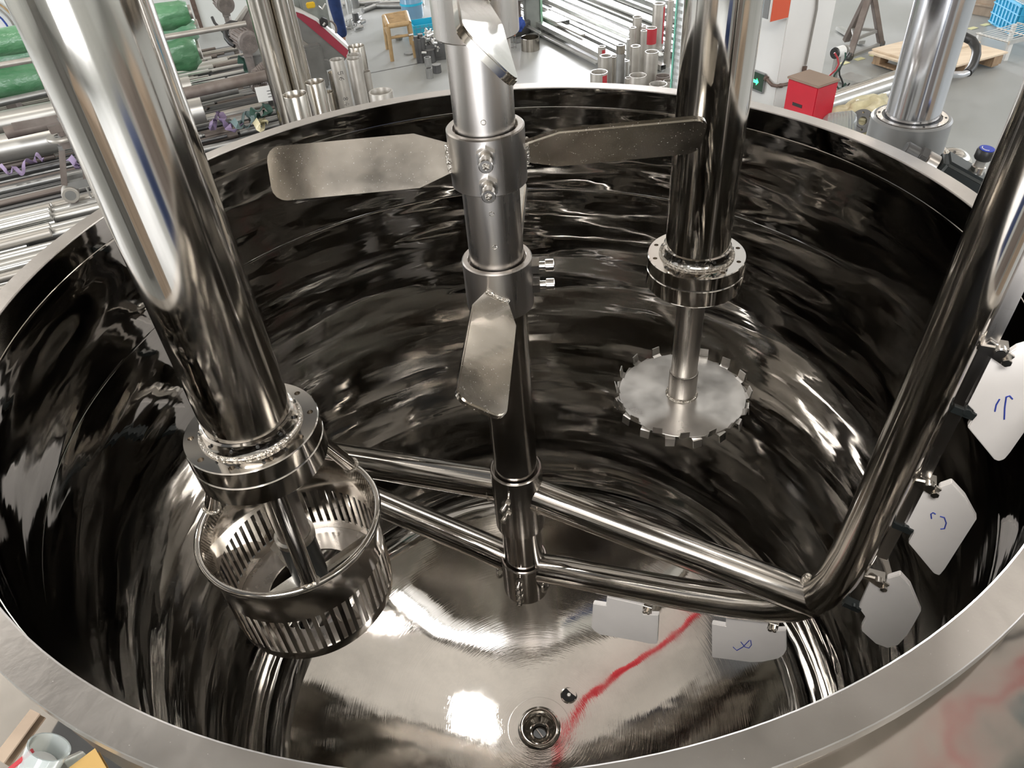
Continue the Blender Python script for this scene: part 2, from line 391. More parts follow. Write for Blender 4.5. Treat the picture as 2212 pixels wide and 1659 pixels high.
window('window_3', (-14, 20, 0), (14, 20, 0), 14.8, 18.8, -1.2, 2.2, 4, 3)
wall('wall_front', (-14, -11, 0), (14, -11, 0), FZ, CZ, [(8.5, 14.5, -1.8, 2.4)])
window('window_4', (-14, -11, 0), (14, -11, 0), 8.5, 14.5, -1.8, 2.4, 5, 3)
# white partition wall behind the pipe store
P0 = Vector((-9.5, 10.9, FZ)); P1 = Vector((-2.9, 12.1, FZ))
pw = MB().beam(P0+Vector((0, 0, 1.6)), P1+Vector((0, 0, 1.6)), .12, 3.2, ref=(0, 0, 1)).build('wall_partition', 'wall', smooth=0); struct(pw)
q = VP(428, 30, P0, math.degrees(math.atan2(P1.y-P0.y, P1.x-P0.x)))
struct(MB().box((q.x, q.y-.07, FZ+1.6), .07, .03, 3.2, 10).build('trim_6', 'rustpipe', smooth=0))

# red sprinkler pipe and an unseen dark girder added for its reflection under the ceiling (mirrored in the tank)
sprk = thing('sprinkler_pipe', 'red sprinkler pipe under the beige ceiling above the tank', 'pipe', (-1, 2.5, 4.3))
MB().tube([(-2.36, 1.44, 4.68), (-2.34, 1.46, 4.42), (-2.19, 1.59, 4.42), (-1.2, 2.2, 4.42), (-.73, 2.51, 4.42), (-.33, 3.07, 4.42), (.3, 4.2, 4.42), (2, 8, 4.42)], .05, 12).build('pipe_run', 'cable', sprk)
gird = thing('added_girder', 'dark girder added for its reflection under the ceiling left of the tank', 'girder', (-3.3, 3, 4.2))
for k, wx_ in enumerate((1.3,)):
    MB().beam((-3.5, -3.5, 4.35), (-2.9, 4.1, 4.35), wx_, .30, ref=(0, 0, 1)).build('girder_body', 'beam', gird)
refl_bars = thing('reflection_bars', 'dark bars added beside a red pipe under the ceiling, for jacket reflections', 'clutter', (1.5, -3, 4.2))  # unseen dark bars made up and placed for the jacket's reflections
for p_, q_, w_, m_ in (((2.9, -2.2, 4.3), (3.5, -.45, 4.3), .42, 'darkgreen'), ((3.95, -1.2, 4.3), (3.75, .45, 4.3), .24, 'teal'), ((2.2, -2.6, 4.35), (2.5, -.9, 4.35), .18, 'darkgreen'), ((4.9, -3.0, 4.2), (5.3, 3.0, 4.2), .4, 'beam'), ((.6, -7, 4.2), (.9, -5.0, 4.2), .5, 'beam'), ((3.1, .9, 4.4), (4.3, 1.3, 4.4), .10, 'black')):
    MB().beam(p_, q_, w_, .2, ref=(0, 0, 1)).build('clutter', m_, refl_bars)
MB().tube([(2.3, -1.6, 4.3), (2.75, -.4, 4.3), (3.05, .25, 4.3), (3.6, .6, 4.3), (4.5, 1.0, 4.3), (6, 1.3, 4.3)], .045, 10).build('red_pipe_run', 'cable', refl_bars)
# unseen blocks added behind the camera position to shape the column reflections
for k, (bx_, by2, sx_, sy_, sz_, m_, lb) in enumerate(((-2.9, -3.7, 1.5, .7, 1.7, 'board', 'brown case added for reflections behind the tank front, furthest left'), (.62, -2.7, .55, .5, 2.0, 'denim', 'narrow navy cabinet added for reflections behind the tank front'), (1.75, -2.4, 1.1, .6, 2.1, 'rust', 'dark brown cabinet added for reflections behind the tank front'), (3.1, -1.7, .9, .8, 1.9, 'board', 'brown case added for reflections behind the tank front, right'), (-5.0, -3.4, .8, 1.4, 2.0, 'machine2', 'tall grey cabinet added for reflections left of the tank front side'), (4.3, -3.4, .9, .9, 1.6, 'machine', 'green grey cabinet added for reflections behind the tank front, furthest right'))):
    cbx = thing('reflection_case' if k in (0, 3) else 'reflection_cabinet', lb, 'case' if k in (0, 3) else 'cabinet', (bx_, by2, FZ))
    MB().box((bx_, by2, FZ+sz_/2), sx_, sy_, sz_, 8*k).build('cabinet_body', m_, cbx, bevel=.01)
    MB().box((bx_, by2+sy_/2, FZ+sz_/2), sx_*.8, .03, sz_*.8, 8*k).build('cabinet_door', m_, cbx, bevel=.006)
# white pillar on the right
pc = PZ(1700, 196, FZ)
pr = thing('pillar', '', '', (pc.x, pc.y, FZ)); del pr['label']; del pr['category']; pr['kind'] = 'structure'
PAZ = 25.0; e1 = polar(1, PAZ, 0); e2 = polar(1, PAZ+90, 0)      # right face runs along e1, left face along e2
pk = PZ(1669, 242, FZ)
pr['_o'] = (pk.x, pk.y, FZ); pr.location = pk + Vector((0, 0, H))
pcn = pk + e1*.31 + e2*.31
MB().box((pcn.x, pcn.y, (FZ+CZ)/2), .62, .62, CZ-FZ, PAZ).build('column_body', 'pillar', pr, bevel=.008)
def PR(u, v, off=0.0): return VP(u, v, pk - e2*off, PAZ)                    # on the pillar's right face
def PL(u, v, off=0.0): return VP(u, v, pk - e1*off, PAZ+90)                 # on the left face
MB().tube([PR(1770, -60, .014), PR(1764, 20, .014), PR(1740, 140, .014)], .012, 10).build('conduit', 'conduit', pr)
b = MB(); b.tube([PL(1654, 168, .02), PL(1662, 178, .03), PL(1668, 184, .03)]+[PR(1679, 186, .03), PR(1700, 182, .02), PR(1722, 174, .018), PR(1734, 162, .016), PR(1738, 146, .014)], .017, 10)
b.tube([PR(1737, 152, .015), PR(1739, 143, .015)], .024, 10); b.tube([PL(1653, 168, .02), PL(1657, 171, .02)], .026, 10)
for u in (1685, 1717): b.tube([PR(u, 185 if u < 1700 else 176, .022), PR(u+4, 185 if u < 1700 else 174, .022)], .023, 10)
b.build('bent_conduit', 'rustpipe', pr)
# orange and white cabinet on the pillar's left face
t = thing('wall_cabinet', 'orange sided box mounted high on the white pillar', 'box', pk+Vector((0, 0, 1.6)))
zb = PL(1702, 38).z; q0 = PL(1703, 38); q0.z = zb
bb = q0 - e1*.13 + e2*.14 + Vector((0, 0, .35))
MB().box(bb, .24, .30, .70, PAZ).build('body', 'pillar', t, bevel=.006)
MB().box(bb - e2*.153, .22, .006, .68, PAZ).build('orange_side', 'orange', t, smooth=0)
MB().box(bb - e1*.123, .006, .26, .64, PAZ).build('door', 'greypaint', t, bevel=.002)
# exit sign
t = thing('exit_sign', 'small dark exit sign with a glowing green arrow low on the pillar', 'sign', PL(1636, 175))
c = PL(1636, 176, .02)
MB().box(c, .035, .20, .20, PAZ).build('sign_case', 'greypaint', t, bevel=.004)
c = PL(1636, 176, .0395)
MB().box(c, .004, .17, .17, PAZ).build('sign_face', 'sign', t, smooth=0)
c = PL(1633, 176, .044); yv = e2; zv = Vector((0, 0, 1))
ar = [(-.038, 0), (-.008, .034), (-.008, .015), (.034, .015), (.034, -.015), (-.008, -.015), (-.008, -.034)]
MB().prism([c + yv*p[0]*1.0 + zv*p[1] for p in ar], -e1*.003).build('arrow', 'glow', t, smooth=0)
# ================================================================== MIXING TANK
tank = thing('mixing_tank', 'large round polished stainless steel mixing tank with a wide brushed rim', 'tank', (0, 0, FZ))
RI, RO, DZ = .85, .888, -1.742
def arc(c, r, a0, a1, n): return [(c[0]+r*math.cos(a*D2R), c[1]+r*math.sin(a*D2R)) for a in [a0+(a1-a0)*i/n for i in range(n+1)]]
kn = .17; cr = 1.70; zt = DZ+.329
kc = (RI-kn, zt)                                               # knuckle centre
ang = math.degrees(math.asin((RI-kn)/(cr-kn)))                 # half angle of the crown
prof = [(RI, -.0025), (RI, -.05), (RI, -.30), (RI, -.62), (RI, -1.0), (RI, -1.25)]
prof += arc(kc, kn, 0, -(90-ang), 14)
crc = (0, DZ+cr)
wallp = list(prof)
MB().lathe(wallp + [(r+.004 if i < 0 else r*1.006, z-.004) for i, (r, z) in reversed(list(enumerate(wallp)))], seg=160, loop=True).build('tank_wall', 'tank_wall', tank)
fl = arc(crc, cr, -90+ang, -87.8, 22)                          # down to the drain collar
fl = [(r, z) for r, z in fl]
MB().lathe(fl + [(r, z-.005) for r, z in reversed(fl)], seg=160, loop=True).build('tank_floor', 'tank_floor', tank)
ZB = fl[-1][1]; RB = fl[-1][0]
MB().lathe([(RI+.0005, -.03), (RI+.0002, -.0015), (RI+.002, 0), (RO-.001, 0), (RO, -.001), (RO, -.016), (.874, -.018), (.874, -.05)], seg=200, loop=True).build('rim_flange', 'rim', tank, smooth=25)
MB().lathe([(RI-.0010, -.050), (RI+.001, -.048), (RI+.001, -.056), (RI-.0010, -.054)], seg=160, loop=True).build('rim_weld', 'mirror', tank)
for k, z in enumerate((-.34, -.40)):
    pass
MB().lathe([(RI-.0006, -.280), (RI+.001, -.277), (RI+.001, -.287), (RI-.0006, -.284)], seg=160, loop=True).build('seam_weld', 'tank_wall', tank)
jk = [(.874, -.045), (.876, -.060), (.95, -.0665)] + arc((.965, -.113), .045, 82, 8, 8) + [(1.011, -.14), (1.011, -1.45), (.99, -1.56), (.86, -1.78), (.5, -1.95), (.12, -2.0), (.12, -1.97), (.5, -1.92), (.85, -1.76), (1.0, -1.45), (1.0, -.25), (.87, -.075)]
MB().lathe(jk, seg=140, loop=True).build('jacket', 'jacket', tank)
for a in (35, 125, 215, 305):
    p = polar(.93, a, -1.55); MB().cyl((p.x, p.y, -1.60), (p.x, p.y, FZ+.02), .06, 24).cyl((p.x, p.y, FZ+.02), (p.x, p.y, FZ), .10, 24).build('leg', 'satin', tank)
zs_ = lambda r: DZ+cr-math.sqrt(cr*cr-r*r)
# drain fitting: stepped conical seat with plug
dr = MB().lathe([(RB+.004, ZB+.003), (RB-.002, ZB+.002), (.061, ZB-.006), (.057, ZB-.010), (.050, ZB-.004), (.047, ZB-.006), (.044, ZB-.016), (.030, ZB-.026), (.027, ZB-.020), (.024, ZB-.021), (.022, ZB-.050), (.0, ZB-.055), (0, ZB-.065), (.071, ZB-.065), (.071, ZB)], seg=48)
dro = dr.build('drain_port', 'mirror', tank)
MB().lathe([(.0, -.050), (.0205, -.050), (.0205, -.040), (0, -.040)], (0, 0, ZB), seg=28).build('plug', 'darksteel', dro)
MB().box((0, 0, ZB-.0388), .003, .036, .003, 32).build('plug_slot', 'mirror', dro, smooth=0)
MB().lathe([(.100, zs_(.100)+.0004), (.102, zs_(.102)+.0004), (.102, zs_(.102)-.001), (.100, zs_(.100)-.001)], seg=72, loop=True).build('drain_weld_ring', 'mirror', tank)
# sensor pocket beside the drain
zs = lambda r: DZ+cr-math.sqrt(cr*cr-r*r)
sp = PZ(1229, 1502, DZ+.005)
MB().lathe([(.0265, -.004), (.0280, .0015), (.0245, .0022), (.022, -.002)], (sp.x, sp.y, zs(math.hypot(sp.x, sp.y))), seg=32, loop=True).build('sensor_pocket', 'mirror', tank)
MB().lathe([(0, .0008), (.0245, .0012), (.0245, -.001), (0, -.001)], (sp.x, sp.y, zs(math.hypot(sp.x, sp.y))), seg=32).build('pocket_bore', 'hole', tank)
MB().lathe([(0, .004), (.006, .004), (.0085, .001), (.0085, 0), (0, 0)], (sp.x, sp.y, zs(math.hypot(sp.x, sp.y))), seg=20).build('sensor_tip', 'bolt', tank)
# ================================================================== LID (raised above the tank)
lid = thing('tank_lid', 'domed polished steel tank lid raised on the lifting column above the tank', 'lid', (0, 0, .95))
dm = arc((0, .95-1.17+.02), 1.42, 53, 90, 12)
dm = [(.87, 1.0)] + [(max(r, 0), z+.12) for r, z in dm[1:]]
MB().lathe([(.90, .96), (.90, 1.0)]+[(r+.0, z+.012) for r, z in dm if r > .01]+[(0, dm[-1][1]+.012), (0, dm[-1][1])]+[(r-.006, z) for r, z in reversed(dm) if r > .01]+[(.86, .96)], seg=96).build('lid_shell', 'mirror', lid)
LZ = 1.05
# ================================================================== CENTRE AGITATOR
ag = thing('agitator', 'central brushed steel mixing shaft with clamped paddles and a tubular scraper frame', 'mixer', (0, 0, -.957))
MB().cyl((0, 0, -.09), (0, 0, LZ+.2), .0468, 48).build('shaft', 'satin', ag)
MB().cyl((0, 0, -.905), (0, 0, -.09), .0466, 48).build('lower_shaft', 'lowshaft', ag)
AGC = {}
def collar(z0, z1, ro=.0605, m='satin'):
    o = MB().lathe([(.0475, z0+.001), (.0495, z0), (ro-.002, z0), (ro, z0+.002), (ro, z1-.002), (ro-.002, z1), (.0512, z1), (.0502, z1-.001), (.0502, z1-.012), (.0475, z1-.012)], seg=56, loop=True).build('clamp_collar', m, ag)
    return o
def set_bolt(par, az, z, r0, s=1.0):
    p = polar(r0-.003, az, z); d = polar(1, az, 0); b = MB()
    hexprism(b, p, d, .024*s, .013*s); b.cyl(p, p+d*.026*s, .0065*s, 14)
    b.cyl(p+d*.022*s, p+d*.036*s, .0095*s, 18, bev=.0012)
    b.build('set_bolt', 'bolt', par)
    c = MB(); hexprism(c, p+d*.0355*s, d, .009*s, .001); c.build('hex_socket', 'weld', par)
c1 = collar(.149, .240); c2 = collar(-.086, .010); c3 = collar(-.700, -.515, .0565, 'lowshaft'); c4 = collar(-.957, -.830, .0565, 'lowshaft'); c0 = collar(.372, .50)
for z in (.217, .170): set_bolt(c1, -92, z, .0605, 1.15)
for z in (-.013, -.052): set_bolt(c2, -4, z, .0605, 1.12)
for z in (.475, .415): set_bolt(c0, 30, z, .0605)
for z in (-.578, -.610): set_bolt(c3, -118, z, .0565, .8)
for z in (-.862, -.885, -.908, -.931): set_bolt(c4, -106, z, .0565, .72)
# small dimples along the shaft
for z, a in ((.262, -92), (.115, -92), (.055, -92)):
    p = polar(.0466, a, z); MB().lathe([(.0030, 0), (.0042, 0), (.0042, .0006), (.0030, .0006)], p, polar(1, a, 0), 20, loop=True).build('shaft_dimple', 'weld', ag)
def paddle(z, az, pitch, length=.285, W=.082, th=.0105, r0=.056, m='blade'):
    """flat bent blade: narrow root, chamfered shoulder, round corners at the tip"""
    a = polar(1, az, 0); tg = polar(1, az+90, 0)
    wv = tg*math.cos(pitch*D2R)+Vector((0, 0, 1))*math.sin(pitch*D2R); n = a.cross(wv)
    h = W/2; L = length; rc = .022
    pts = [(0, -h*.52), (.055, -h), (L-rc, -h)]
    pts += [(L-rc+rc*math.sin(t*D2R), -h+rc-rc*math.cos(t*D2R)) for t in (22, 45, 68, 90)]
    pts += [(L-rc+rc*math.cos(t*D2R), h-rc+rc*math.sin(t*D2R)) for t in (0, 22, 45, 68, 90)]
    pts += [(.055, h), (0, h*.52)]
    c = Vector((0, 0, z)); P = [c+a*(r0+s_)+wv*w_ - n*(th/2) for s_, w_ in pts]
    return MB().prism(P, n*th).build('paddle', m, ag, smooth=25, bevel=.0022), a, wv
def root_weld(z, az, pitch, W):
    a = polar(1, az, 0); tg = polar(1, az+90, 0); wv = tg*math.cos(pitch*D2R)+Vector((0, 0, 1))*math.sin(pitch*D2R); n = a.cross(wv)
    for s_ in (-1, 1):
        pts = []
        for k in range(9):
            q = (Vector((0, 0, z))+wv*(W*.26*(k/4-1))+n*.006*s_)
            r = math.hypot(q.x, q.y); rr = math.sqrt(max(.0605**2-min(r, .06)**2, 0)); pts.append(q+a*(rr+.0015))
        MB().tube(pts, .004, 8).build('weld_bead', 'weld', ag)
PADS = [(.193, 181, -62), (.193, 1, -62), (-.038, -97, -32), (-.038, 83, -32), (.437, -88, -48), (.437, 92, -48)]
for z, a, p in PADS:
    paddle(z, a, p); root_weld(z, a, p, .082)
# tubular frame: two arms each side, bent leg, scraper rail
FA = -26.0
def rotz180(o, name=None):
    """copy of a part (and its pieces) turned half round the shaft"""
    c = o.copy(); COL.objects.link(c); c.parent = ag
    c.matrix_local = Matrix.Rotation(math.pi, 4, 'Z') @ o.matrix_local
    for ch in o.children:
        d = ch.copy(); COL.objects.link(d); d.parent = c
    return c
up = [polar(.045, FA, -.590)] + [AZ(u, v, FA) for u, v in ((1240, 1072), (1400, 1140), (1560, 1208), (1762, 1297))]
up[1] = up[0].lerp(up[4], .25); up[2] = up[0].lerp(up[4], .5); up[3] = up[0].lerp(up[4], .75)
arm1 = MB().tube(up, .0375, 24).build('upper_arm', 'mirror', ag)
lo_px = ((1200, 1229), (1300, 1250), (1400, 1270), (1500, 1289), (1600, 1304), (1670, 1312), (1720, 1311), (1757, 1298), (1790, 1272), (1818, 1240), (1843, 1205), (1883, 1113), (1929, 1007), (2030, 800), (2093, 650), (2177, 450))
lo = [AZ(u, v, FA) for u, v in lo_px]
lo = [polar(.045, FA, lo[0].z-.012)] + lo
# smooth the path a little
for it in range(2): lo = [lo[0]]+[(lo[i-1]+lo[i]*2+lo[i+1])/4 for i in range(1, len(lo)-1)]+[lo[-1]]
top = lo[-1]+(lo[-1]-lo[-3]).normalized()*.35
leg_pts = lo[9:]+[top]; arm_pts = lo[:11]
rr = [.0345 for i in range(len(lo))]+[.0365]
full = lo+[top]
rad = [.0360+.0015*min(1, max(0, (i-6)/4)) for i in range(len(full))]
leg1 = MB().tube(full, rad, 26).build('frame_tube', 'mirror', ag)
jw = AZ(1737, 1278, FA)
MB().tube([jw+Vector((0, 0, .034))+polar(.012*math.cos(t), FA+90, 0)+Vector((0, 0, -.01*t)) for t in (-.6, 0, .5, 1, 1.5, 2.2)], [.006, .010, .012, .010, .009, .005], 8).build('weld_bead', 'weld', ag)
def ring_weld(p, d, r):
    x, y, a = frame(d); MB().tube([p+x*(r*math.cos(k*.3142))+y*(r*math.sin(k*.3142)) for k in range(20)], .0035, 8, closed=True).build('weld_bead', 'weld', ag)
for s_ in (1, -1):
    for z, rr_ in ((-.597, .0355), (-.893, .0355)):
        ring_weld(Vector((math.cos(FA*D2R)*.060*s_, math.sin(FA*D2R)*.060*s_, z)), polar(1, FA, 0), rr_)
# flat rail on the outer side of the leg that carries the scrapers
outv = polar(1, FA, 0)
rail = []
for i in range(11, len(full)): rail.append(full[i]+outv*.040)
rl = MB()
for i in range(len(rail)-1): rl.beam(rail[i], rail[i+1], .012, .030, ref=outv)
rail1 = rl.build('scraper_rail', 'satin', ag, smooth=20)
# scrapers traced in the frame's own upright plane (thick plates with notches), each with its bracket
def z3(p): return (p[0]/2.0734+1800, p[1]/2.0734+650)
def z2(p): return (p[0]/2.2757+1240, p[1]/2.2757+1000)
SC = [
 ([z3(p) for p in ((693, 232), (770, 285), (786, 222), (820, 200), (860, 188), (905, 200), (955, 330), (860, 570), (790, 670), (765, 700), (740, 708), (720, 700), (600, 555), (632, 500), (628, 482), (585, 440))], z3((745, 200)), z3((600, 480)),
  [[z3(p) for p in ((745, 440), (730, 465), (724, 495))], [z3(p) for p in ((775, 430), (790, 425), (803, 440))], [z3(p) for p in ((775, 430), (768, 480), (766, 530))]]),
 ([z3(p) for p in ((392, 820), (458, 870), (475, 822), (530, 803), (590, 868), (643, 965), (560, 1095), (500, 1190), (475, 1220), (450, 1210), (400, 1150), (337, 1075), (362, 1028), (315, 980))], z3((430, 800)), z3((325, 1000)),
  [[z3(p) for p in ((440, 975), (437, 955), (447, 948), (458, 955))], [z3(p) for p in ((478, 965), (497, 970), (506, 995), (498, 1020), (480, 1022))]]),
 ([z3(p) for p in ((168, 1245), (226, 1285), (243, 1232), (300, 1215), (345, 1265), (393, 1380), (360, 1440), (330, 1490), (290, 1532), (245, 1545), (190, 1525), (130, 1470), (127, 1450), (148, 1410), (115, 1365))], z3((205, 1230)), z3((95, 1355)), []),
 ([z2(p) for p in ((97, 682), (160, 692), (165, 650), (345, 690), (345, 735), (418, 738), (411, 880), (375, 880), (320, 868), (130, 835), (100, 815), (88, 798))], z2((362, 712)), None, []),
 ([z2(p) for p in ((680, 780), (748, 792), (750, 740), (960, 765), (960, 815), (1043, 812), (1045, 910), (1030, 935), (1005, 952), (930, 968), (870, 970), (680, 946))], z2((978, 797)), None,
  [[z2(p) for p in ((782, 905), (800, 922), (830, 905), (862, 872))], [z2(p) for p in ((820, 880), (840, 905), (860, 910), (872, 895), (868, 872))]]),
]
nrm = Vector((-math.sin(FA*D2R), math.cos(FA*D2R), 0))
for i, (poly, bpx, b2, ink) in enumerate(SC):
    pts = [AZ(u, v, FA) for u, v in poly]
    o = MB().prism([p+nrm*.006 for p in pts], -nrm*.012).build('scraper', 'white', ag, smooth=20, bevel=.0015)
    c = AZ(*bpx, FA); bk = MB()
    if i < 3:
        bk.beam(c-outv*.020+Vector((0, 0, .004))-nrm*.009, c+outv*.016-Vector((0, 0, .016))-nrm*.009, .020, .005, ref=nrm)
        bk.cyl(c-nrm*.020, c-nrm*.008, .0085, 14, bev=.001); hexprism(bk, c+outv*.012-Vector((0, 0, .014))-nrm*.02, nrm, .012, .012)
        bk.beam(c-outv*.030-nrm*.003, c+outv*.010-nrm*.003, .010, .022, ref=nrm)
    else:
        bk.box(c, .022, .012, .024, FA); bk.cyl(c-nrm*.016-outv*.004, c-nrm*.004-outv*.004, .005, 12); bk.cyl(c-nrm*.016+outv*.005, c-nrm*.004+outv*.005, .004, 12)
    br = bk.build('bracket', 'bolt', o, smooth=30, bevel=.0008)
    if b2:
        c2_ = AZ(*b2, FA); MB().beam(c2_-outv*.020, c2_+outv*.012-Vector((0, 0, .008)), .012, .020, ref=nrm).cyl(c2_-nrm*.012, c2_-nrm*.004, .006, 12).build('bracket', 'blackmetal', o)
    for st in ink:
        MB().tube([AZ(u, v, FA, -.0066) for u, v in st], .0011, 6).build('pen_mark', 'ink', o)
    if i < 3: rotz180(o)
rotz180(arm1); rotz180(leg1); rotz180(rail1)

# ================================================================== FLANGED COLUMNS
def flanged_column(root, xy, zf, nh, a0, bolt_az=None):
    """polished outer tube, welded neck, bolted pair of flanges; returns nothing"""
    x, y = xy; c = (x, y, 0)
    MB().cyl((x, y, zf+.012), (x, y, LZ+.25), .0655, 72).build('outer_tube', 'mirror_col', root)
    MB().lathe([(.0655, zf+.024), (.069, zf+.022), (.0705, zf+.010), (.074, zf+.003), (.0655, zf-.002)], c, seg=64, loop=True).build('neck_ring', 'mirror', root)
    MB().tube([Vector((x+.0745*math.cos(k*.0785), y+.0745*math.sin(k*.0785), zf+.0025)) for k in range(80)], .0030, 8, closed=True).build('weld_bead', 'weld', root)
    hc = MB()
    for k in range(nh):
        p = Vector((x, y, zf)) + polar(.0885, a0+360*k/nh, 0); hc.cyl(p-Vector((0, 0, .012)), p+Vector((0, 0, .02)), .0048, 14)
    MB().lathe([(.050, zf-.030), (.0995, zf-.030), (.101, zf-.0285), (.101, zf-.0015), (.0995, zf), (.050, zf)], c, seg=80, loop=True).build('flange', 'mirror', root, cut=hc)
    MB().lathe([(.045, zf-.0315), (.0992, zf-.0315), (.0992, zf-.0295), (.045, zf-.0295)], c, seg=64, loop=True).build('gasket', 'darksteel', root)
    MB().lathe([(.035, zf-.070), (.0985, zf-.070), (.101, zf-.067), (.101, zf-.033), (.0995, zf-.0315), (.035, zf-.0315)], c, seg=80, loop=True).build('flange', 'mirror', root)
    for k in range(12):
        p = polar(.0716, a0+11+30*k, 0); q = Vector((x, y, zf+.016))+p
        MB().cyl(q-p*.01, q+p.normalized()*.0012, .0026, 10).build('pin_hole', 'hole', root)
XL = (-.391, -.282); XR = (.415, .222)
ho = thing('homogenizer', 'polished column mixer ending in a slotted steel basket, left of the centre shaft', 'mixer', (XL[0], XL[1], -.52))
flanged_column(ho, XL, -.078, 10, 12)
x, y = XL; zr = -.300
MB().cyl((x, y, -.145), (x, y, -.350), .0285, 40).build('rotor_shaft', 'satin', ho)
MB().lathe([(.0285, -.345), (.0335, -.347), (.0335, -.352), (.0315, -.356), (.0315, -.470), (0, -.475)], (x, y, 0), seg=40).build('rotor_hub', 'blackmetal', ho)
MB().lathe([(.0290, -.333), (.0345, -.335), (.0345, -.345), (.0290, -.348)], (x, y, 0), seg=40, loop=True).build('hub_ring', 'plate', ho)
# basket: rolled lip, funnel, slotted shell
RS = .1445
MB().lathe([(.1515+.006*math.cos(k*.5236), zr+.006*math.sin(k*.5236)) for k in range(12)], (x, y, 0), seg=96, loop=True).build('basket_lip', 'mirror', ho)
def shell(rows, nslot, slot_rows, th=.003):
    """surface of revolution with open slots; rows = [(r, z)...]; slot_rows = set of row gaps that are cut"""
    nseg = nslot*2; b = MB(); vs = []; idx = {}
    for s_, off in ((0, 0), (1, -th)):
        for i, (r, z) in enumerate(rows):
            for k in range(nseg):
                a = (k//2+(0.52 if k % 2 else 0))*2*math.pi/nslot
                idx[(s_, i, k)] = len(vs); vs.append((x+(r+off)*math.cos(a), y+(r+off)*math.sin(a), z))
    fs = []; solid = lambda i, k: 0 <= i < len(rows)-1 and not (i in slot_rows and k % 2 == 0)
    for i in range(len(rows)-1):
        for k in range(nseg):
            if not solid(i, k): continue
            k2 = (k+1) % nseg
            fs.append((idx[0, i, k], idx[0, i, k2], idx[0, i+1, k2], idx[0, i+1, k]))
            fs.append((idx[1, i, k2], idx[1, i, k], idx[1, i+1, k], idx[1, i+1, k2]))
            if i in slot_rows:
                fs.append((idx[0, i, k], idx[0, i+1, k], idx[1, i+1, k], idx[1, i, k]))
                fs.append((idx[0, i+1, k2], idx[0, i, k2], idx[1, i, k2], idx[1, i+1, k2]))
            if not solid(i-1, k): fs.append((idx[0, i, k2], idx[0, i, k], idx[1, i, k], idx[1, i, k2]))
            if not solid(i+1, k): fs.append((idx[0, i+1, k], idx[0, i+1, k2], idx[1, i+1, k2], idx[1, i+1, k]))
    return b.add(vs, fs)
shell([(.1525, zr), (.1490, zr-.016), (.1465, zr-.035), (RS, zr-.055), (RS, zr-.080), (RS, zr-.086), (RS, zr-.178), (RS, zr-.184), (RS-.001, zr-.200)], 60, {5}).build('slotted_basket', 'mirror', ho, smooth=28)
MB().lathe([(.088, zr-.196), (RS-.004, zr-.196), (RS-.004, zr-.200), (.088, zr-.200)], (x, y, 0), seg=64, loop=True).build('bottom_ring', 'satin', ho)
for k in range(4):
    d = polar(1, 40+90*k, 0); c = Vector((x, y, zr-.165))
    MB().beam(c+d*.02, c+d*.128, .045, .006, ref=Vector((0, 0, 1))*.8+polar(.6, 130+90*k, 0)).build('rotor_blade', 'plate', ho, bevel=.001)
for u, v, ut, vt in ((665, 1243, 598, 1052), (780, 990, 708, 905), (457, 1098, 468, 1035)):
    p = PZ(u, v, zr); d = (p-Vector((x, y, zr))); d.z = 0; d.normalize()
    MB().tube([Vector((x, y, -.147))+d*.082, Vector((x, y, zr+.004))+d*.146], .0125, 18).build('strut', 'mirror', ho)
    e = Vector((x, y, zr+.004))+d*.1465; xx, yy, aa = frame(Vector((0, 0, zr+.151))+d*.064)
    MB().tube([e+xx*(.0135*math.cos(k*.4488))+yy*(.0135*math.sin(k*.4488)) for k in range(14)], .003, 8, closed=True).build('weld_bead', 'weld', ho)
# disperser
di = thing('disperser', 'polished column mixer ending in a toothed saw disc, right of the centre shaft', 'mixer', (XR[0], XR[1], -.545))
flanged_column(di, XR, -.155, 10, 4)
x, y = XR
MB().lathe([(.0305, -.225), (.041, -.225), (.041, -.238), (.0375, -.240), (.0375, -.246), (.041, -.248), (.041, -.264), (.039, -.268), (.0305, -.268)], (x, y, 0), seg=48, loop=True).build('bearing_nut', 'satin', di)
MB().cyl((x, y, -.21), (x, y, -.48), .0305, 40).build('disc_shaft', 'satin', di)
MB().lathe([(.0285, -.472), (.0325, -.473), (.0335, -.476), (.0335, -.541), (.0285, -.541)], (x, y, 0), seg=40, loop=True).build('disc_hub', 'satin', di)
q = polar(.0338, 40, -.482); MB().box((x+q.x, y+q.y, q.z), .002, .016, .008, 40).build('ink_mark', 'ink', di, smooth=0)
MB().lathe([(0.02, -.547), (.1500, -.547), (.1512, -.5455), (.1500, -.544), (0.02, -.544)], (x, y, 0), seg=96, loop=True).build('saw_disc', 'disc', di)
MB().tube([Vector((x+.035*math.cos(k*.2094), y+.035*math.sin(k*.2094), -.5425)) for k in range(30)], .0035, 8, closed=True).build('weld_bead', 'weld', di)
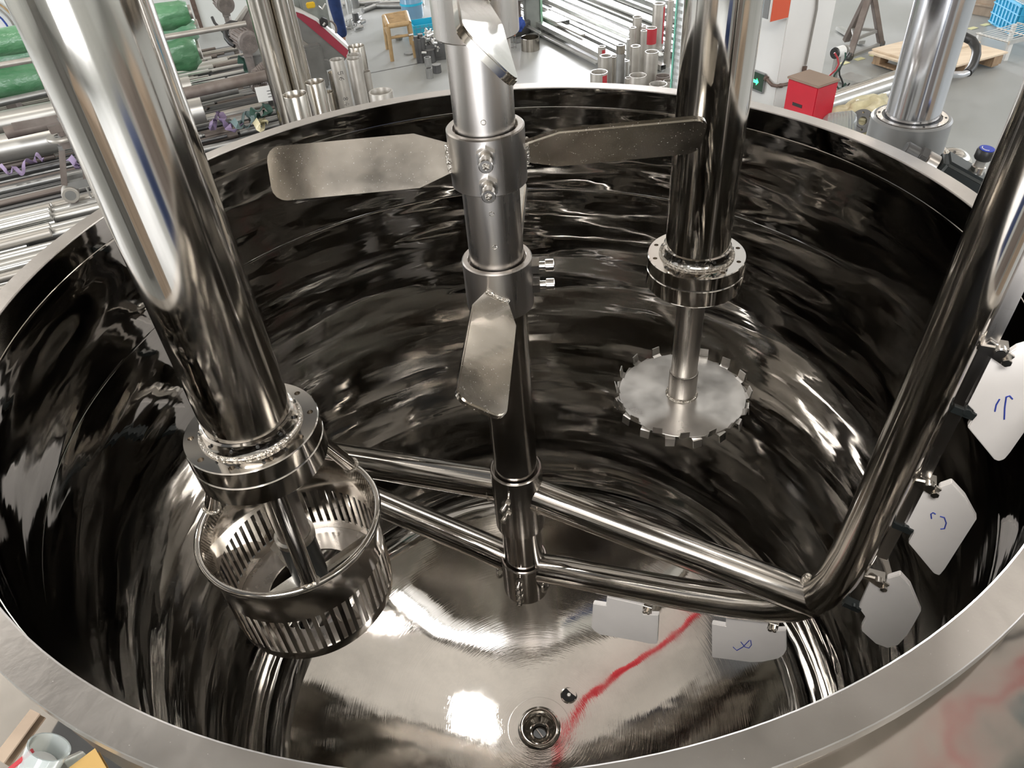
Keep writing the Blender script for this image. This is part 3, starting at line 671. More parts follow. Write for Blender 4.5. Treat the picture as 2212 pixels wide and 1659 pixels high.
for k in range(32):
    a = 101+k*11.25; up_ = 1 if k % 2 == 0 else -1
    c = Vector((x, y, -.5455))+polar(.1485, a, 0); rd = polar(1, a+14*1, 0); tg = polar(1, a+90+14, 0); W = .0225
    # tooth plate: folded out of the rim, upright and slightly skewed
    P = [c-tg*W/2-rd*.004, c+tg*W/2-rd*.004, c+tg*W/2+rd*.007+Vector((0, 0, up_*.004)), c+tg*W*.46+rd*.010+Vector((0, 0, up_*.024)),
         c-tg*W*.46+rd*.010+Vector((0, 0, up_*.024)), c-tg*W/2+rd*.007+Vector((0, 0, up_*.004))]
    n1 = Vector((0, 0, 1.0)); th = .0024
    b = MB(); vs = P + [p+(Vector((0, 0, -.0024)) if j in (0, 1) else rd*.0024) for j, p in enumerate(P)]
    b.add(vs, [(0, 1, 2, 5), (5, 2, 3, 4), (6, 11, 8, 7), (11, 10, 9, 8), (0, 6, 7, 1), (1, 7, 8, 2), (2, 8, 9, 3), (3, 9, 10, 4), (4, 10, 11, 5), (5, 11, 6, 0)])
    b.build('tooth', 'disc', di, smooth=20)
# ================================================================== LIFTING COLUMN
lx, ly = 1.115, .772
lc = thing('lifting_column', 'grey lifting cylinder with a thick chromed rod, right behind the tank', 'lifting column', (lx, ly, FZ))
MB().cyl((lx, ly, -.15), (lx, ly, 1.35), .0665, 72).build('rod', 'chrome', lc)
MB().lathe([(.070, -.140), (.072, -.136), (.086, -.136), (.0875, -.140), (.0875, -.134), (.093, -.132), (.0985, -.137), (.0985, -.145), (.0985, FZ+.03), (.15, FZ+.03), (.15, FZ), (.068, FZ), (.068, -.2)], (lx, ly, 0), seg=80, loop=True).build('cylinder_sleeve', 'greypaint', lc)
MB().lathe([(.0670, -.133), (.0725, -.133), (.0725, -.138), (.0670, -.138)], (lx, ly, 0), seg=64, loop=True).build('wiper_seal', 'black', lc)
MB().lathe([(.0735, -.1315), (.0865, -.1315), (.0865, -.137), (.0735, -.137)], (lx, ly, 0), seg=64, loop=True).build('gland_ring', 'satin', lc)
for a in (-95, -25, 60, 150):
    p = polar(.080, a, -.1305); MB().cyl((lx+p.x, ly+p.y, -.132), (lx+p.x, ly+p.y, -.1300), .003, 8).build('pin_hole', 'hole', lc)
MB().box((lx*.55, ly*.55, 1.42), 1.6, .14, .12, math.degrees(math.atan2(ly, lx))).build('lift_arm', 'greypaint', lc, bevel=.01)
# ================================================================== ITEMS ON THE RIGHT, BEHIND THE TANK
# extinguisher box
t0 = PZ(1768, 186, FZ+.62); az0 = 28.0
rb = thing('extinguisher_box', 'red metal box with a brown lid on the floor against the white pillar', 'box', (t0.x, t0.y, FZ))
f1 = polar(1, az0, 0); f2 = polar(1, az0+90, 0)
cw, cdp = .26, .34
cc = t0 + f1*cw/2 + f2*cdp/2
b = MB(); b.box((cc.x, cc.y, FZ+.30), cw, cdp, .60, az0); b.build('box_body', 'red', rb, bevel=.006)
MB().box((cc.x, cc.y, FZ+.612), cw+.02, cdp+.02, .02, az0).build('lid', 'brownbox', rb, bevel=.004)
p = Vector((cc.x, cc.y, FZ+.40)) - f1*(cw/2+.001) + f2*.02
MB().box(p, .006, .11, .028, az0).build('slot', 'hole', rb, smooth=0)
# trestle stand
st = PZ(1870, 105, FZ)
sd = thing('trestle_stand', 'dark steel trestle stand on small wheels beyond the white pillar', 'stand', (st.x, st.y, FZ))
tp_ = PZ(1866, 108, FZ); topc = Vector((tp_.x, tp_.y, FZ+.95))
feet = [PZ(1835, 122, FZ+.04), PZ(1903, 95, FZ+.04), PZ(1827, 88, FZ+.04)]
ctr = (feet[0]+feet[1]+feet[2])/3; topc = Vector((ctr.x, ctr.y, FZ+.62))
for f in feet:
    MB().beam(f, topc+(f-ctr)*.10, .07, .06, ref=(0, 0, 1)).build('leg', 'rust', sd, bevel=.004)
MB().cyl(topc, topc+Vector((0, 0, .5)), .035, 20).build('post', 'conduit', sd)
MB().beam(topc+Vector((-.2, 0, .5)), topc+Vector((.2, .05, .5)), .09, .05).build('head', 'conduit', sd, bevel=.004)
for a, c in ((0, 1), (1, 2), (2, 0)):
    MB().beam(feet[a].lerp(topc, .28), feet[c].lerp(topc, .28), .03, .03).build('brace', 'conduit', sd)
MB().beam(feet[0], feet[1], .04, .035, ref=(0, 0, 1)).build('base_bar', 'conduit', sd)
for f in (feet[0], feet[1]):
    MB().cyl(f+f2*.03, f-f2*.03, .045, 20, bev=.006).build('wheel', 'darksteel', sd)
# bench motor/roll next to stand
c = PZ(1812, 112, FZ+.28)
mo = thing('hose_reel', 'white capped reel with red and dark webbing hanging beside the white pillar', 'reel', (c.x, c.y, FZ))
MB().cyl(c-f2*.0+f1*-.05, c+f1*.07, .056, 28, bev=.008).build('drum', 'pillar', mo)
MB().cyl(c+f1*-.075, c+f1*-.05, .060, 24, bev=.006).build('drum_end', 'black', mo)
MB().cyl(c+f1*.07, c+f1*.14, .024, 16).build('axle', 'conduit', mo)
MB().cyl(c+f1*.10, c+f1*.125, .05, 20, bev=.004).build('drum_wheel', 'conduit', mo)
MB().beam(c+Vector((0, 0, -.05)), (c.x, c.y, FZ), .07, .05).build('stand_post', 'conduit', mo)
def strap(name, m, pts, wd, par, th=.006):
    n = len(pts); L_ = []; Rr = []
    for i, p in enumerate(pts):
        tgt = (pts[min(i+1, n-1)]-pts[max(i-1, 0)]).normalized(); sd_ = Vector((-tgt.y, tgt.x, .9*math.sin(i*.33))).normalized()
        L_.append(p-sd_*wd/2); Rr.append(p+sd_*wd/2)
    up_ = Vector((0, 0, th)); vs = []
    for i in range(n): vs += [L_[i], Rr[i], Rr[i]+up_, L_[i]+up_]
    fs = [(0, 1, 2, 3), tuple(4*(n-1)+j for j in (3, 2, 1, 0))]
    for i in range(n-1):
        for j in range(4): fs.append((4*i+j, 4*i+(j+1) % 4, 4*i+4+(j+1) % 4, 4*i+4+j))
    return MB().add(vs, fs).build(name, m, par, smooth=60)
for k, (m, u) in enumerate((('redmark', 1797), ('darkgreen', 1812), ('black', 1820))):
    q = PT(u+8, 116, 7.75)
    pts = [q+Vector((.05*math.sin(j*.9+k), .03*math.cos(j), -.052*j)) for j in range(8)]
    MB().tube(pts+[pts[-1]+Vector((.04, 0, .0)), pts[-1]+Vector((.07, 0, .05))], .009, 8).build('webbing', m, mo)
# plywood pallet
pal = thing('plywood_pallet', 'wooden pallet topped with pale plywood sheets on the floor', 'pallet', PZ(1990, 160, FZ))
hz = FZ+.13
A = PZ(1876, 112, hz+.02); Bq = PZ(2016, 155, hz+.02); Cq = PZ(2178, 112, hz+.02); Dq = A+(Cq-Bq)
dv1 = (Cq-Bq); dv2 = (A-Bq)
MB().prism([Bq, Bq+dv1, Bq+dv1+dv2, Bq+dv2][:4], (0, 0, -.018)).build('plywood_sheet', 'ply', pal, smooth=0)
Bs = Bq+Vector((0, 0, .020)); s2 = Bs+dv2*.42
MB().prism([s2+dv1*.06, s2+dv1*1.02, s2+dv1*1.0+dv2*.60, s2+dv1*.06+dv2*.60], (0, 0, -.018)).build('plywood_sheet', 'ply', pal, smooth=0)
for k in range(3):
    o_ = Bq+dv2*(.06+.42*k)+Vector((0, 0, -.068))
    for j in range(3):
        MB().beam(o_+dv1*(.05+.39*j), o_+dv1*(.05+.39*j+.12), .10, .09, ref=(0, 0, 1)).build('block', 'wood', pal, smooth=0)
for j in range(3):
    o_ = Bq+dv1*(.10+.39*j)+Vector((0, 0, -.122)); MB().beam(o_+dv2*.01, o_+dv2*.97, .11, .018, ref=(0, 0, 1)).build('slat', 'wood', pal, smooth=0)
for k in range(3):
    o_ = Bq+dv2*(.06+.42*k)+Vector((0, 0, -.0225)); MB().beam(o_+dv1*.02, o_+dv1*.95, .09, .0085, ref=(0, 0, 1)).build('slat', 'wood', pal, smooth=0)
# cart with bent black handle
hc_ = PT(2040, 120, 6.2)
ct = thing('hand_cart', 'bent black push handle of a cart behind the chromed rod', 'cart', PZ(2040, 175, FZ))
hp = [PT(u, v, t) for u, v, t in ((2030, 70, 6.9), (2060, 74, 6.9), (2082, 79, 6.9), (2100, 88, 6.88), (2109, 103, 6.85), (2109, 118, 6.82), (2104, 135, 6.8), (2098, 148, 6.78), (2090, 157, 6.76))]
MB().tube(hp, .040, 14).build('handle', 'black', ct)
MB().tube([hp[-1], PT(2078, 161, 6.74), PT(2055, 161, 6.74), PT(2020, 158, 6.74)], .030, 14).build('handle_tube', 'chrome', ct)
q = PT(2012, 118, 6.8); MB().beam((q.x, q.y, q.z+.12), (q.x, q.y, FZ+.16), .05, .05).build('upright', 'greysteel', ct)
MB().box((q.x-.1, q.y-.0, FZ+.14), .32, .26, .04, 25).build('deck', 'greysteel', ct, bevel=.004)
for i in (-1, 1):
    for j in (-1, 1): MB().cyl((q.x-.1+i*.11, q.y+j*.09-.02, FZ+.055), (q.x-.1+i*.11, q.y+j*.09+.02, FZ+.055), .055, 18).build('wheel', 'black', ct)
# weathered board leaning far right
bd = thing('wooden_board', 'weathered brown board standing beside the blue crate', 'board', PZ(2130, 35, FZ))
a_, b_ = PZ(2086, 28, FZ), PZ(2152, 40, FZ)
a_ = a_+(a_-b_)*.3
MB().prism([a_, b_, b_+Vector((0, .15, .7)), a_+Vector((0, .15, .7))], (.0, .03, 0)).build('panel', 'board', bd, bevel=.003)
MB().beam(a_+Vector((0, -.012, .13)), b_+Vector((0, -.012, .13)), .06, .02).build('batten', 'board', bd)
# blue crates
def crate(name, label, c, az, L, W, Hh, m='blue', group=None):
    t = thing(name, label, 'crate', c, group); x1, y1 = polar(1, az, 0), polar(1, az+90, 0); c = Vector(c)
    b = MB()
    b.box(c+Vector((0, 0, .01)), L-.02, W-.02, .02, az)
    for s_, ax, ay, l, w_ in ((1, x1, y1, L, W), (-1, x1, y1, L, W)):
        b.box(c+ay*(s_*(w_/2-.008))+Vector((0, 0, Hh/2)), l-.03, .012, Hh-.02, az)
        b.box(c+ax*(s_*(l/2-.008))+Vector((0, 0, Hh/2)), .012, w_-.03, Hh-.02, az)
    b.build('box_body', m, t, bevel=.002, bseg=1)
    for s_ in (-1, 1):
        for k in range(7):
            MB().box(c+x1*(s_*L/2)+y1*(-W/2+.02+(W-.04)*k/6)+Vector((0, 0, Hh/2)), .02, .012, Hh-.03, az).build('rib', m, t, smooth=0)
        for k in range(8):
            MB().box(c+y1*(s_*W/2)+x1*(-L/2+.02+(L-.04)*k/7)+Vector((0, 0, Hh/2)), .012, .02, Hh-.03, az).build('rib', m, t, smooth=0)
    for z in (.03, Hh*.36, Hh*.68, Hh-.015):
        r = MB()
        for s_ in (-1, 1):
            r.box(c+y1*(s_*(W/2+.004))+Vector((0, 0, z)), L+.02, .018, .014 if z < Hh-.02 else .03, az); r.box(c+x1*(s_*(L/2+.004))+Vector((0, 0, z)), .018, W+.02, .014 if z < Hh-.02 else .03, az)
        r.build('hoop', m, t, smooth=0)
    return t
cB = PZ(2176, 78, FZ); caz = 40
cdir = (PZ(2183, 81, FZ)-PZ(2146, 58, FZ)); caz = math.degrees(math.atan2(cdir.y, cdir.x))
cn = PZ(2184, 81, FZ)
xx = polar(1, caz, 0); yy = polar(1, caz+90, 0)
cen = cn - xx*.31 + yy*.22
crate('plastic_crate', 'tall bright blue ribbed plastic crate on the floor at the far right', (cen.x, cen.y, FZ), caz, .60, .42, .36)
cg = tag(MB().box((cen.x, cen.y, FZ+.33), .50, .33, .05, caz).build('bagged_goods', 'glass', smooth=30, bevel=.02, at=(cen.x, cen.y, FZ+.33)), 'clear plastic film wrap lying in the top of the blue crate', 'film')
# wire shelf / rack at right edge
wr = PZ(2190, 122, FZ)
ws = thing('wire_rack', 'low chrome wire rack on a white leg at the right edge', 'rack', wr)
r1, r2 = PZ(2176, 92, FZ+.20), PZ(2240, 75, FZ+.20)
dx = (r2-r1).normalized(); dy = Vector((-dx.y, dx.x, 0))
for k in range(9):
    MB().tube([r1-dy*.02+dx*(.0)+dy*(-.0)+dy*.05*k, r1+dx*.7+dy*.05*k], .006, 8).build('wire', 'brightsteel', ws)
for k in range(3):
    MB().tube([r1+dx*(.02+.33*k)-dy*.01, r1+dx*(.02+.33*k)+dy*.42], .010, 8).build('cross_wire', 'brightsteel', ws)
MB().beam(r1-dy*.02, r1+dx*.7-dy*.02, .02, .04, ref=(0, 0, 1)).build('front_rail', 'brightsteel', ws)
for s_ in (.06, .62):
    for yo in (.0, .40):
        p = r1+dx*s_+dy*yo; MB().beam(p, (p.x, p.y, FZ), .04, .04).build('leg', 'pillar', ws)
# long polished tubes on the floor pointing at the tank
def lay(name, label, pa, pb, r, m, cat='tube', group=None, ri=None, seg=20):
    pa, pb = Vector(pa), Vector(pb); c = (pa+pb)/2
    b = MB()
    b.pipe(pa, pb, r, ri if ri else r*.86, seg)
    return tag(b.build(name, m, at=c), label, cat, group)
for k, (dvv, zz, r, lab) in enumerate(((0, FZ+.17, .062, 'uppermost long polished tube lying between the red box and grey cylinder'), (13, FZ+.15, .055, 'second long polished tube, just below the uppermost one by the red box'), (27, FZ+.06, .06, 'lowest long polished tube on the floor behind the rim'))):
    a_ = PZ(1700, 243+dvv, zz); b_ = PZ(1935, 165+dvv*1.1, zz); d_ = (b_-a_).normalized()
    lay('steel_tube', lab, a_-d_*.5, b_+d_*.7, r, 'brightsteel' if k else 'mirror')
sup = PZ(1800, 215, FZ)
# flat sheets/channel behind red box
tag(MB().beam(PZ(1822, 165, FZ+.05), PZ(1940, 200, FZ+.05), .22, .05, ref=(0, 0, 1)).build('steel_channel', 'brightsteel', at=PZ(1880, 180, FZ)), 'pale steel channel on the floor between red box and plywood', 'channel')
tag(MB().beam(PZ(1812, 60, FZ+.04), PZ(1862, 92, FZ+.04), .08, .04, ref=(0, 0, 1)).build('steel_angle', 'brightsteel', at=PZ(1830, 75, FZ)), 'thin pale steel bar on the floor behind the trestle stand', 'bar')
# crumpled plastic wrapping + ribbed bottle + flange
def blob(name, label, cat, c, sx_, sy_, sz_, m, seed, amp=.25, az=0, sub=4):
    bm = bmesh.new(); bmesh.ops.create_icosphere(bm, subdivisions=sub, radius=1)
    from mathutils import noise as NZ
    mr_ = Matrix.Rotation(az*D2R, 3, 'Z')
    for v in bm.verts:
        n_ = NZ.noise(v.co*2.1+Vector((seed, 0, 0)))+.5*NZ.noise(v.co*5+Vector((0, seed, 0)))
        p = v.co*(1+amp*n_); v.co = mr_ @ Vector((p.x*sx_, p.y*sy_, p.z*sz_))
    me = bpy.data.meshes.new(name); bm.to_mesh(me); bm.free(); me.materials.append(MT[m])
    me.polygons.foreach_set('use_smooth', [True]*len(me.polygons))
    o = bpy.data.objects.new(name, me); COL.objects.link(o); o.location = Vector(c)+Vector((0, 0, H)); o['_o'] = tuple(c)
    return tag(o, label, cat)
blob('plastic_wrapping', 'crumpled yellowish plastic wrapping beside the grey cylinder', 'wrapping', PZ(1872, 255, FZ+.18), .36, .22, .16, 'foam', 3, .5, 25)
blob('plastic_wrapping', 'smaller lump of yellowish plastic wrapping beneath the dark flange', 'wrapping', PZ(1832, 285, FZ+.10), .16, .12, .10, 'foam', 9, .5, 25)
c = PZ(1812, 268, FZ+.24)
bo = MB(); ax_ = polar(1, -15, 0)+Vector((0, 0, .12))
pr_ = [(0, -.20), (.035, -.20), (.06, -.16), (.10, -.10)]+[(.105+.004*(k % 2), -.08+.012*k) for k in range(17)]+[(.08, .14), (0, .15)]
tag(bo.lathe(pr_, c, ax_, 32).build('ribbed_lamp_cover', 'glass', at=c), 'clear ribbed bulb shaped cover lying beside the yellowish wrapping', 'cover')
c = PZ(1862, 262, FZ+.25); nx = (CAM-c).normalized(); nx = (nx+Vector((.25, 0, .1))).normalized()
fh = MB(); X_, Y_, A_ = frame(nx)
for k in range(6):
    q = c+X_*(.075*math.cos(k*1.047))+Y_*(.075*math.sin(k*1.047)); fh.cyl(q-nx*.05, q+nx*.05, .010, 12)
fo = thing('pipe_flange', 'dark round drilled flange leaning beside the grey cylinder', 'flange', c)
MB().lathe([(.045, -.015), (.102, -.015), (.105, -.012), (.105, .012), (.102, .015), (.045, .015)], c, nx, 40, loop=True).build('flange_disc', 'darksteel', fo, cut=fh)
MB().lathe([(.038, -.03), (.058, -.03), (.058, .026), (.038, .026)], c, nx, 32, loop=True).build('hub', 'darksteel', fo)
# valve group behind the right side of the rim
va = thing('valve_block', 'black valve block with a blue topped knob behind the right rim', 'valve', PT(2090, 385, 1.95))
tv = 1.88
v1, v2 = PT(2036, 368, tv), PT(2112, 410, tv); dv_ = (v2-v1).normalized()
up3 = Vector((0, 0, 1)); sdv = dv_.cross(up3).normalized()
MB().beam(v1-dv_*.02, v2+dv_*.0, .085, .075, ref=up3).build('block_body', 'blackmetal', va, bevel=.012, bseg=3)
kb = PT(2104, 372, tv); kd = (PT(2111, 340, tv)-PT(2102, 384, tv)).normalized(); kd = (up3+Vector((.06, -.08, 0))).normalized()
q = PT(2102, 385, tv-.02)
MB().cyl(q-kd*.01, q+kd*.035, .016, 20, bev=.002).build('knob_base', 'bolt', va)
MB().cyl(q+kd*.03, q+kd*.055, .0115, 20, bev=.002).build('knob_stem', 'conduit', va)
kn_ = MB().lathe([(0, .052), (.018, .052), (.0205, .056), (.0205, .074), (.0185, .078), (0, .078)], q, kd, 32).build('knob', 'black', va)
MB().lathe([(0, .0775), (.0172, .0775), (.0172, .0795), (0, .0795)], q, kd, 32).build('knob_cap', 'gauge_blue', va)
X_, Y_, A_ = frame(kd)
MB().tube([q+kd*.0798+X_*(.0115*math.cos(a))+Y_*(.0115*math.sin(a)) for a in [2.2+.2*j for j in range(13)]], .0009, 6).build('knob_marking', 'pillar', va)
MB().cyl(v2, v2+dv_*.022, .038, 28).build('thread_tape', 'ptfe', va)
b = MB(); hexprism(b, v2+dv_*.022, dv_, .066, .018); b.build('hex_nut', 'blackmetal', va, bevel=.002)
b = MB(); hexprism(b, v2+dv_*.040, dv_, .062, .04); b.cyl(v2+dv_*.08, v2+dv_*.13, .022, 20); b.build('brass_fitting', 'brass', va, bevel=.002)
MB().cyl(v1-dv_*.02, v1-dv_*.055, .026, 24, bev=.004).build('end_cap', 'satin', va)
b = MB(); b.cyl(v1-dv_*.055, v1-dv_*.11, .021, 20); hexprism(b, v1-dv_*.075, dv_, .05, .02); b.build('union_fitting', 'darksteel', va, bevel=.002)
MB().beam(v1.lerp(v2, .5)-up3*.03, Vector((v1.lerp(v2, .5).x, v1.lerp(v2, .5).y, FZ)), .05, .05).build('support_post', 'greypaint', va)
el = thing('pipe_elbow', 'polished steel pipe elbow behind the black valve block', 'pipe', PT(2060, 350, 2.1))
te = 2.16
pa_, pb_ = PT(2014, 352, te), PT(2048, 343, te); dh = pb_-pa_; dh.z = 0; dh.normalize(); pa_.z = pb_.z
pe = [pa_, pa_.lerp(pb_, .5)]+[pb_+dh*(.055*math.sin(a*D2R))-Vector((0, 0, .055*(1-math.cos(a*D2R)))) for a in range(0, 91, 10)]
pe.append(Vector((pe[-1].x, pe[-1].y, pe[-1].z-.1))); pe.append(Vector((pe[-1].x, pe[-1].y, FZ)))
MB().tube(pe, .032, 24).build('bent_pipe', 'mirror', el)
X_, Y_, A_ = frame(pe[1]-pe[0])
MB().tube([pe[1]+X_*(.033*math.cos(k*.3927))+Y_*(.033*math.sin(k*.3927)) for k in range(16)], .005, 8, closed=True).build('weld_bead', 'weld', el)

# ================================================================== STANDING PIPES
def standpipe(label, u, v, wpx, t, m, wall_=.12, group=None, foot=FZ, extra=None, cut=None):
    top = PT(u, v, t); r = wpx*t/FPX/2
    o = thing('standing_pipe', label, 'pipe', (top.x, top.y, foot), group)
    MB().lathe([(r*(1-wall_), foot), (r, foot), (r, top.z-.002), (r*.99, top.z), (r*(1-wall_)*1.01, top.z), (r*(1-wall_), top.z-.002)], (top.x, top.y, 0), seg=40, loop=True).build('pipe_wall', m, o)
    if extra: extra(o, top, r)
    return o
def redband(h0, h1, a0, a1):
    def f(o, top, r):
        MB().lathe([(r*.998, top.z-h1), (r+.0012, top.z-h1), (r+.0012, top.z-h0), (r*.998, top.z-h0)], (top.x, top.y, 0), seg=14, a0=a0, a1=a1, loop=True).build('red_paint_mark', 'redmark', o)
    return f
def penmarks(o, top, r):
    """handwritten size marks 56, 840 and 55 running down the pipe"""
    G = {'5': [[(.8, 1), (.1, 1), (.1, .55), (.7, .55), (.8, .2), (.4, 0), (.05, .15)]], '6': [[(.8, 1), (.2, .6), (.1, .2), (.5, 0), (.8, .3), (.5, .5), (.15, .3)]],
         '8': [[(.5, .5), (.15, .75), (.5, 1), (.85, .75), (.5, .5), (.15, .2), (.5, 0), (.85, .2), (.5, .5)]], '4': [[(.6, 0), (.6, 1), (.1, .35), (.9, .35)]],
         '0': [[(.5, 0), (.15, .3), (.15, .7), (.5, 1), (.85, .7), (.85, .3), (.5, 0)]]}
    base = math.degrees(math.atan2(CAM.y-top.y, CAM.x-top.x))+8
    for txt, h in (('56', .10), ('840', .36), ('55', .66)):
        for i, ch in enumerate(txt):
            for st in G[ch]:
                pts = []
                for a, c in st:
                    hh = h+ .055*i+(1-a)*0+a*.042; ang_ = base+(c-.5)*.05/r/D2R
                    pts.append(Vector((top.x, top.y, top.z-hh))+polar(r+.001, ang_, 0))
                MB().tube(pts, .0028, 5).build('pen_mark', 'blackink', o)
LP = [
 ('wide short polished pipe standing at the left end of the standing pipes', 636, 203, 52, 6.7, 'brasspipe', .03, None),
 ('polished pipe standing second from the left behind the tank rim', 679, 176, 43, 6.95, 'brasspipe', .05, None),
 ('grey pipe with black handwritten sizes standing behind the rim', 727, 128, 31, 7.7, 'pickled', .10, penmarks),
 ('thick grey unmarked pipe standing right of the handwritten one', 763, 126, 31, 7.9, 'pickled', .10, None),
 ('grey pipe end just behind the thick unmarked pipe', 764, 118, 31, 8.2, 'pickled', .08, None),
 ('tall polished pipe standing furthest back beside the thick grey pipe', 769, 99, 36, 8.5, 'brasspipe', .05, None),
 ('narrow polished pipe partly hidden left of the handwritten pipe', 720, 155, 24, 8.1, 'brasspipe', .08, None),
 ('short polished pipe low between the standing pipes', 708, 198, 24, 7.9, 'brasspipe', .08, None),
 ('short wide thick walled pipe at the right end of the left group', 822, 197, 52, 7.6, 'pickled', .13, None),
 ('plain tan pipe behind the thick unmarked pipe, mostly hidden', 790, 154, 20, 8.3, 'pickled', .10, None)]
for lab, u, v, wp, t, m, wl, ex in LP: standpipe(lab, u, v, wp, t, m, wl, extra=ex)
RP = [
 ('narrow pipe with red stripe, leftmost of the right group', 1300, 100, 17, 8.5, 'pickled', .30, redband(.03, .35, -95, -40)),
 ('short thick walled pipe in front of the narrow red striped pipe', 1309, 120, 27, 8.3, 'pickled', .22, None),
 ('wide short pipe with red stripe nearest the rim', 1294, 155, 38, 7.9, 'pickled', .12, redband(.02, .5, -75, -35)),
 ('slim pipe with a bright machined top band, left of the tall ones', 1341, 96, 19, 8.1, 'greysteel', .35, lambda o, top, r: MB().lathe([(r*.9, top.z-.09), (r+.0015, top.z-.09), (r+.0015, top.z-.004), (r*.9, top.z-.004)], (top.x, top.y, 0), seg=32, loop=True).build('machined_band', 'brasspipe', o)),
 ('short polished pipe hidden behind the slim banded pipe', 1326, 121, 14, 8.5, 'brasspipe', .2, None),
 ('slender brown pipe standing left of the notched pipe', 1367, 59, 15, 8.7, 'pickled', .25, None),
 ('tall pipe with a notched top standing behind the slender brown pipe', 1377, 36, 20, 8.9, 'pickled', .12, None),
 ('thick walled pipe standing centrally in front of the slender pipes', 1373, 99, 21, 8.1, 'pickled', .28, None),
 ('slim pipe with a chipped top left of the red topped pipe', 1391, 66, 14, 8.5, 'pickled', .2, None),
 ('pipe with a red painted top end', 1407, 60, 24, 8.7, 'pickled', .16, redband(.0, .17, -180, 60)),
 ('tallest thick walled pipe with a faint red streak', 1424, 7, 27, 9.0, 'pickled', .30, redband(.03, .45, -55, -25)),
 ('tall pipe standing beside the mint edged foil roll', 1449, 0, 15, 8.6, 'pickled', .2, None),
 ('wide grey pipe in front of the red topped pipe', 1408, 111, 29, 8.0, 'pickled', .12, None),
 ('rust mouthed pipe with an uneven cut top behind the rim', 1378, 162, 37, 7.8, 'pickled', .08, None),
 ('small pipe end at the foot of the rust mouthed pipe', 1357, 168, 14, 8.0, 'pickled', .2, None),
 ('short pipe ring lowest in the right group beside the rim', 1422, 181, 39, 7.7, 'pickled', .12, None),
 ('pipe end tucked between the ring pipe and the foil roll', 1444, 174, 22, 7.9, 'pickled', .15, None),
 ('dark open pipe behind the lowest ring pipe', 1432, 163, 30, 8.0, 'rust', .1, None),
 ('very thin bright rod like pipe behind the banded pipe', 1357, 84, 8, 8.6, 'brightsteel', .3, None),
 ('small white ended pipe low behind the banded pipe', 1353, 131, 13, 8.3, 'brightsteel', .3, None),
 ('thin pipe end between brown and red topped pipes', 1392, 56, 14, 8.9, 'pickled', .3, None)]
for lab, u, v, wp, t, m, wl, ex in RP: standpipe(lab, u, v, wp, t, m, wl, extra=ex)
# tall upright polished pipes beside the saw
for k, (u, t, r, lab) in enumerate(((588, 7.3, .105, 'leftmost tall polished pipe standing upright by the saw'), (612, 7.9, .045, 'thin tall pipe between the two upright polished pipes'), (630, 7.4, .085, 'second tall polished pipe standing upright in front of the saw'), (649, 7.8, .055, 'rightmost slim tall polished pipe standing upright by the saw'))):
    p = PT(u, 120, t); o = thing('upright_tube', lab, 'pipe', (p.x, p.y, FZ))
    MB().pipe((p.x, p.y, FZ), (p.x, p.y, .9), r, r*.93, 40).build('pipe_wall', 'brasspipe', o)
# foil roll with mint edge
fr = PT(1492, 100, 7.0)
ro = thing('foil_roll', 'tall silver bubble foil roll with a mint green edge', 'roll', (fr.x, fr.y, FZ))
MB().lathe([(0, FZ), (.155, FZ)]+[(.155+.004*(k % 2), FZ+.03*k) for k in range(1, 70)]+[(0, FZ+2.1)], (fr.x, fr.y, 0), seg=40).build('roll_body', 'mesh', ro, smooth=0)
MB().lathe([(.15, FZ), (.166, FZ), (.166, FZ+2.1), (.15, FZ+2.1)], (fr.x, fr.y, 0), seg=6, a0=176, a1=190, loop=True).build('mint_edge', 'mint', ro)
# ================================================================== BRIGHT BARS ON THE FLOOR (back, right of centre)
be = polar(1, -68, 0); bn = polar(1, 22, 0)
random.seed(11)
nb = 0
specs = [(4.30, -12.4, -8.55, .03, 'angle'), (4.38, -12.2, -7.2, .05, 'flat'), (4.50, -12.6, -7.0, .08, 'square'), (4.62, -12.4, -6.6, .07, 'flat'), (4.74, -9.6, -6.5, .06, 'square'),
         (4.84, -12.4, -6.7, .05, 'flat'), (4.95, -11.5, -6.6, .08, 'square'), (5.08, -12.4, -6.8, .05, 'angle'), (5.18, -12.3, -7.0, .07, 'flat'), (5.30, -12.2, -6.9, .08, 'square'),
         (5.43, -12.4, -7.1, .06, 'flat'), (5.55, -10.8, -7.0, .08, 'square'), (5.68, -12.2, -7.2, .06, 'angle'), (5.80, -12.4, -7.3, .09, 'flat'), (5.95, -12.0, -7.3, .07, 'square'),
         (6.10, -12.4, -7.6, .08, 'flat'), (6.25, -12.3, -7.8, .09, 'square'), (6.42, -12.3, -8.0, .07, 'flat'), (6.6, -12.2, -8.2, .09, 'square')]
names = {'flat': 'flat_bar', 'square': 'square_tube', 'angle': 'angle_bar'}
words_ = ['leftmost', 'second from the left', 'third from the left', 'fourth from the left', 'fifth from the left', 'sixth from the left', 'seventh from the left', 'eighth from the left', 'ninth from the left', 'tenth from the left',
          'ninth from the right', 'eighth from the right', 'seventh from the right', 'sixth from the right', 'fifth from the right', 'fourth from the right', 'third from the right', 'second from the right', 'rightmost']
